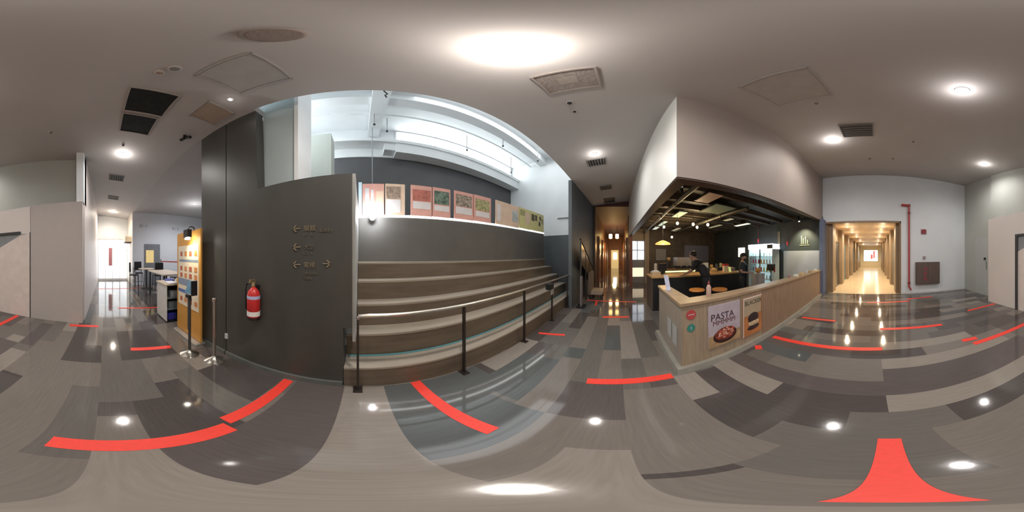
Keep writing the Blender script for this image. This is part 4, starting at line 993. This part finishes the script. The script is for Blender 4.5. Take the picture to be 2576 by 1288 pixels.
for i, (x, y_, sx, sy, c_, e, lb) in enumerate(((3.9, -2.75, .45, .35, (.16, .18, .11), .12, 'square green-grey ceiling panel over the counter middle'), (3.2, -2.0, .35, .2, (.30, .17, .10), .15, 'tan ceiling panel beside the green-grey one'),
        (5.0, -2.0, .4, .15, (.40, .48, .33), .45, 'pale green strip light nearest the hall soffit'), (5.2, -5.0, .45, .12, (.70, .72, .60), .7, 'whitish strip light over the drinks fridge'),
        (6.7, -1.9, .5, .10, (.45, .52, .42), .6, 'pale green strip light deep in the cafe ceiling'), (7.9, -1.9, .4, .12, (.55, .58, .50), .6, 'grey-white strip light farthest back in the cafe'),
        (4.8, -3.9, .25, .10, (.4, .36, .25), .4, 'short beige light box beside the middle duct'), (8.0, -3.0, .5, .12, (.42, .36, .24), .45, 'beige strip light by the brown cafe wall'), (6.3, -4.3, .5, .10, (.35, .33, .20), .4, 'olive strip light over the back counter'))):
    t = thing('ceiling_strip_light', lb, 'ceiling light', (x, y_, 2.90))
    for q_ in (-sx*.8, sx*.8): MB().box(q_-.006, q_+.006, -.006, .006, .03, .15).build('hanger', black_m, t)
    MB().box(-sx, sx, -sy, sy, 0, .03).build('housing', duct_m, t)
    MB().box(-sx+.02, sx-.02, -sy+.02, sy-.02, -.012, 0).build('diffuser', mat('strip_%s' % 'abcdefghi'[i], c_, .5, emit=e*1.3), t)
beam_m = mat('dark_umber_beam', (.075, .055, .038), .6, var=.3)
for i, x in enumerate((3.0, 3.75, 4.4, 5.15, 6.0, 6.75, 7.6, 8.35)):
    t = thing('ceiling_joist', 'dark umber joist across the cafe ceiling, %s from the hall side' % ['first', 'second', 'third', 'fourth', 'fifth', 'sixth', 'seventh', 'eighth'][i], 'joist', (x, -3.4, 2.93), group='joists across the cafe ceiling')
    MB().box(-.05, .05, -2.55, 2.55, 0, .12).build('joist_beam', beam_m, t)
bl = mat('gold_bulb', (1, .78, .42), .4, emit=9, var=0)
for i, (x, y_, z) in enumerate(((5.05, -1.95, 2.60), (4.88, -2.45, 2.58), (4.63, -2.87, 2.56), (5.85, -1.72, 2.60), (5.35, -2.85, 2.58), (6.9, -2.4, 2.35))):
    lb = ['gold pendant bulb over the bar counter, nearest the window', 'gold pendant bulb over the middle of the bar counter', 'gold pendant bulb over the leaning worker', 'gold pendant bulb behind the first one towards the window', 'gold pendant bulb between broad duct and back counter', 'low pale pendant bulb over the coffee machine'][i]
    t = thing('pendant_bulb', lb, 'pendant light', (x, y_, z))
    MB().tube([(0, 0, .06), (0, 0, 3.05-z)], .006, 6).build('cord', black_m, t)
    MB().ball((0, 0, 0), .045, (1, 1, 1.2)).build('bulb', bl, t)
    MB().lathe([(.02, .04), (.02, .09)], n=10).build('socket', black_m, t)
    if i in (1, 3, 4): light('bulb_glow', 'POINT', (0, 0, -.1), 16, (1, .74, .42), .06, parent=t)
t = thing('pendant_lamp', 'wide orange glowing pendant shade near the cafe window', 'pendant light', (6.1, -1.75, 1.95))
MB().lathe([(.30, 0), (.28, .05), (.10, .14), (.03, .16), (0, .16)], n=24).build('shade', mat('orange_shade', (.85, .42, .12), .5, emit=.9), t)
MB().tube([(0, 0, .15), (0, 0, 1.10)], .008, 6).build('cord', black_m, t)
light('shade_glow', 'POINT', (0, 0, -.12), 10, (1, .66, .30), .08, parent=t)
for i, (x, y_) in enumerate(((2.5, -1.05), (2.9, -1.2))):
    t = thing('track_spotlight', ['white track spotlight just under the soffit corner', 'dim track spotlight next to the white one'][i], 'spotlight', (x, y_, 3.05))
    MB().tube([(0, 0, 0), (0, 0, -.15)], .01, 8).build('stem', black_m, t)
    MB().tube([(-.04, .02, -.15), (.06, -.03, -.22)], .04, 12).build('head', black_m, t)
    MB().ball((-.045, .022, -.147), .034).build('lens', mat('white_lens' if i == 0 else 'dim_lens', (.9, .95, .9), .3, emit=2.5 if i == 0 else .3, var=0), t)

# ================================================================== PEOPLE
def skin_mesh(name, verts, edges, radii, m, parent, subsurf=2):
    me = bpy.data.meshes.new(name); me.from_pydata(verts, edges, [])
    o = bpy.data.objects.new(name, me); C.objects.link(o)
    o.modifiers.new('skin', 'SKIN')
    for i, r in enumerate(radii):
        me.skin_vertices[0].data[i].radius = (r, r) if not isinstance(r, tuple) else r
    me.skin_vertices[0].data[0].use_root = True
    o.modifiers.new('sub', 'SUBSURF').levels = subsurf
    bpy.context.view_layer.update()
    me2 = bpy.data.meshes.new_from_object(o.evaluated_get(bpy.context.evaluated_depsgraph_get()))
    bpy.data.objects.remove(o)
    me2.materials.clear(); me2.materials.append(m); me2.name = name
    for p in me2.polygons: p.use_smooth = True
    ob = bpy.data.objects.new(name, me2); C.objects.link(ob); ob.parent = parent
    return ob
skin_m = mat('skin', (.50, .30, .21), .5, var=.06)
hair_m = mat('black_hair', (.018, .014, .012), .5, var=.3, scale=40)
def limb(pts, rads):
    return pts, [(i, i+1) for i in range(len(pts)-1)], rads
def hand(V, E, Rr, wi, w, f, side, s=1.0):
    """hand growing from wrist vertex wi at w, heading f (Vector), side = thumb direction"""
    f = Vector(f).normalized(); sd = Vector(side).normalized(); n_ = f.cross(sd).normalized()
    pm_ = Vector(w)+f*.045*s
    V.append(tuple(pm_)); Rr.append((.034*s, .018*s)); pi_ = len(V)-1; E.append((wi, pi_))
    for k, (off, L) in enumerate(((.030, .068), (.010, .076), (-.010, .072), (-.030, .056))):
        p1 = pm_+f*.030+sd*off; p2 = p1+f*L*.55-n_*.008*(k % 2+1); p3 = p2+f*L*.45-n_*.016
        for j, (p, r) in enumerate(((p1, .0095), (p2, .0085), (p3, .007))):
            V.append(tuple(p)); Rr.append(r)
            E.append((pi_ if j == 0 else len(V)-2, len(V)-1))
    p1 = Vector(w)+f*.02+sd*.035; p2 = p1+f*.03+sd*.022
    for j, (p, r) in enumerate(((p1, .012), (p2, .009))):
        V.append(tuple(p)); Rr.append(r); E.append((wi if j == 0 else len(V)-2, len(V)-1))
def person(label, loc, rotz, J, cap=False, mask=False, apron=None, shirt=(.02, .02, .022), trouser=(.015, .015, .018)):
    """J: joints in local space, facing -y"""
    t = thing('person', label, 'person', loc, rotz)
    V, E, Rr = [], [], []
    def add(p, r, pr=None):
        V.append(tuple(p)); Rr.append(r)
        if pr is not None: E.append((pr, len(V)-1))
        return len(V)-1
    pel = add(J['pelvis'], (.11, .08)); wa = add(J['waist'], (.10, .075), pel); ch = add(J['chest'], (.12, .08), wa)
    nb = add(J['neckbase'], (.065, .058), ch); nk = add(J['neck'], .052, nb)
    h = Vector(J['head']); f_ = Vector(J.get('face', (0, -1, 0))).normalized(); hd = add(tuple(h-Vector((0, 0, .06))+Vector((f_.x, f_.y, 0))*.012), (.080, .088), nk); hd2 = add(tuple(h+Vector((0, 0, .02))), (.100, .105), hd); add(tuple(h+Vector((0, 0, .085))), (.075, .08), hd2)
    for s, tg in ((1, 'L'), (-1, 'R')):
        sh = add(J['sh'+tg], .046, nb); el = add(J['el'+tg], .043, sh); wr = add(J['wr'+tg], .027, el)
        hand(V, E, Rr, wr, J['wr'+tg], Vector(J['wr'+tg])-Vector(J['el'+tg]), (-s, -.2, .2))
        hp = add(J['hp'+tg], .070, pel); kn = add(J['kn'+tg], .052, hp); an = add(J['an'+tg], .040, kn)
        a = Vector(J['an'+tg]); ft = add((a.x, a.y-.12, .035), (.045, .03), an)
    skin_mesh('body', V, E, Rr, skin_m, t)
    # face
    f = Vector(J.get('face', (0, -1, 0))).normalized(); sdv = Vector((-f.y, f.x, 0)).normalized()
    for s in (1, -1): MB().ball(tuple(h+f*.080+sdv*.03*s+Vector((0, 0, .012))), .011, (1, 1, .7), 10, 6).build('eye', mat('eye_dark', (.02, .015, .012), .3), t)
    MB().ball(tuple(h+f*.090+Vector((0, 0, -.018))), .014, (.8, .9, 1.5), 10, 8).build('nose', skin_m, t)
    for s in (1, -1): MB().ball(tuple(h+sdv*.082*s), .02, (.5, .8, 1.4), 10, 8).build('ear', skin_m, t)
    if mask: MB().ball(tuple(h+f*.040+Vector((0, 0, -.052))), .068, (1.0, 1.0, .75), 16, 10).build('face_mask', mat('black_mask', (.03, .035, .04), .6), t)
    else: MB().ball(tuple(h+f*.078+Vector((0, 0, -.055))), .018, (1.2, .6, .35), 10, 6).build('mouth', mat('lips', (.32, .13, .11), .5), t)
    MB().ball(tuple(h-f*.018+Vector((0, 0, .045))), .100, (.92, 1.0, .88), 20, 12).build('hair', hair_m, t, smooth=True)
    if cap:
        b = MB(); b.ball(tuple(h+Vector((0, 0, .075))), .102, (1, 1.05, .62), 20, 12)
        c_ = h+f*.12+Vector((0, 0, .055))
        b.ball(tuple(c_), .07, (1.0, 1.0, .12), 14, 6)
        b.build('cap', mat('dark_cap', (.02, .02, .025), .6), t, smooth=True)
    # clothes follow the body
    V, E, Rr = [], [], []
    pv = Vector(J['pelvis']); pel = add(tuple(pv+Vector((0, 0, -.04))), (.195, .150)); wa = add(J['waist'], (.165, .130), pel); ch = add(J['chest'], (.19, .135), wa); nb = add(J['neckbase'], (.105, .09), ch)
    for tg in 'LR':
        sh = add(J['sh'+tg], .080, nb); mid = Vector(J['sh'+tg]).lerp(Vector(J['el'+tg]), .75); add(tuple(mid), .062, sh)
    skin_mesh('shirt', V, E, Rr, mat('shirt_%02d' % int(shirt[2]*1000), shirt, .7), t)
    V, E, Rr = [], [], []
    p2 = Vector(J['pelvis'])
    w0 = add(tuple(p2.lerp(Vector(J['waist']), .6)), (.145, .11)); pel = add(tuple(p2+Vector((0, 0, -.02))), (.18, .14), w0)
    for tg in 'LR':
        hv = Vector(J['hp'+tg]); hp = add((hv.x, hv.y, hv.z-.06), .112, pel); kn = add(J['kn'+tg], .080, hp); an = Vector(J['an'+tg]); add((an.x, an.y, an.z+.03), .062, kn)
    skin_mesh('trousers', V, E, Rr, mat('trousers', trouser, .7), t)
    for tg in 'LR':
        a = Vector(J['an'+tg]); MB().ball((a.x, a.y-.06, .045), .055, (.9, 2.2, .8), 14, 8).build('shoe', black_m, t)
    if apron:
        wv, cv = Vector(J['waist']), Vector(J['chest'])
        b = MB(); b.prism([(wv.x-.16, wv.y-.135, .55), (wv.x+.16, wv.y-.135, .55), (wv.x+.16, wv.y-.12, .55), (wv.x-.16, wv.y-.12, .55)], [(cv.x-.12, cv.y-.150, cv.z+.05), (cv.x+.12, cv.y-.150, cv.z+.05), (cv.x+.12, cv.y-.135, cv.z+.05), (cv.x-.12, cv.y-.135, cv.z+.05)])
        b.build('apron', mat('apron', apron, .7), t)
    return t
# leaning worker: stands behind the bar counter, torso tipped forward, hands on the top
J1 = dict(pelvis=(0, 0, .93), waist=(0, -.05, 1.06), chest=(0, -.20, 1.25), neckbase=(0, -.29, 1.36), neck=(0, -.33, 1.41), head=(0, -.39, 1.50), face=(-.25, -1, -.4),
          shL=(.18, -.26, 1.30), elL=(.22, -.42, 1.09), wrL=(.12, -.60, 1.005), shR=(-.18, -.26, 1.30), elR=(-.25, -.45, 1.10), wrR=(-.16, -.64, 1.005),
          hpL=(.09, 0, .86), knL=(.10, -.02, .48), anL=(.10, .03, .09), hpR=(-.09, 0, .86), knR=(-.10, -.02, .48), anR=(-.10, .03, .09))
person('worker in black leaning forward over the wooden top of the bar counter', (3.72, -2.28, 0), math.radians(140), J1)
J2 = dict(pelvis=(0, 0, .90), waist=(0, -.01, 1.02), chest=(0, -.01, 1.20), neckbase=(0, 0, 1.32), neck=(0, -.01, 1.37), head=(0, -.03, 1.46), face=(-.2, -1, -.2),
          shL=(.17, 0, 1.27), elL=(.22, .02, 1.02), wrL=(.16, -.20, .98), shR=(-.17, 0, 1.27), elR=(-.22, .02, 1.02), wrR=(-.14, -.20, 1.0),
          hpL=(.09, 0, .84), knL=(.10, -.02, .46), anL=(.10, .02, .09), hpR=(-.09, 0, .84), knR=(-.10, -.02, .46), anR=(-.10, .02, .09))
person('worker in dark shirt, cap and black mask standing beside the drinks fridge', (3.62, -3.50, 0), -PI/2+.7, J2, cap=True, mask=True, apron=(.02, .03, .045), shirt=(.03, .04, .05))

# ================================================================== RED TAPE ON THE FLOOR
def tape(x0, y0, x1, y1, w_, label):
    L = math.hypot(x1-x0, y1-y0); a = math.atan2(y1-y0, x1-x0)
    o = MB().box(0, L, -w_/2, w_/2, 0.0005, .0035).build('floor_tape', red_tape, loc=(x0, y0, 0), rotz=a)
    tag(o, label, 'floor tape')
tape(-.072, -.72, -.02, -.085, .105, 'red floor tape right under the viewer, widest of all')
tape(-.655, -.235, -.625, .60, .115, 'broad red tape strip curving before the charcoal wall, farther end')
tape(-.70, .63, -.68, 1.42, .10, 'red tape strip reaching the foot of the charcoal wall')
tape(.50, 1.46, .59, .56, .10, 'red tape strip running out from the foot of the tiers')
tape(1.53, .29, 1.57, -.55, .10, 'red tape strip ending at the oak counter corner')
tape(2.60, 1.36, 2.70, .90, .07, 'short red tape crossing by the third handrail post')
tape(3.80, .34, 3.82, -.27, .10, 'short red tape between handrail and bar counter')
tape(5.32, 1.0, 5.15, -.60, .08, 'long thin red tape across the mouth of the dark red corridor')
tape(5.22, .66, 4.75, .64, .06, 'stub of red tape branching off the thin corridor tape')
tape(1.60, -2.27, -.13, -2.34, .10, 'long red tape strip leaving the counter below the burger poster')
tape(1.50, -1.78, 1.60, -1.86, .10, 'scrap of red tape at the counter plinth')
tape(1.60, -3.44, .82, -3.47, .09, 'red tape strip beside the slatted counter panel')
tape(-.13, -3.12, -1.37, -3.06, .10, 'red tape strip in the middle of the floor before the bright corridor')
tape(.20, -5.08, -1.15, -5.16, .09, 'far red tape strip just before the bright corridor')
tape(-1.15, -5.45, -2.08, -5.50, .09, 'far red tape strip below the hose cabinet')
tape(-2.35, -3.60, -3.38, -3.66, .09, 'red tape strip near the partition end by the grey door')
tape(-1.45, -2.05, -3.36, -2.01, .10, 'long red tape strip leading to the partition door')
tape(-1.36, -2.24, -1.62, -2.20, .10, 'short red tape piece beside the long partition strip')
tape(-3.24, -.72, -3.26, -.14, .10, 'red tape strip at the partition corner')
tape(-2.30, .36, -2.22, .94, .09, 'red tape strip before the stanchions')
tape(-4.52, .36, -4.36, 1.46, .09, 'red tape strip in the passage beside the white cabinet')
tape(-7.35, -.3, -7.4, 1.9, .09, 'farthest red tape strip in the passage by the round table')
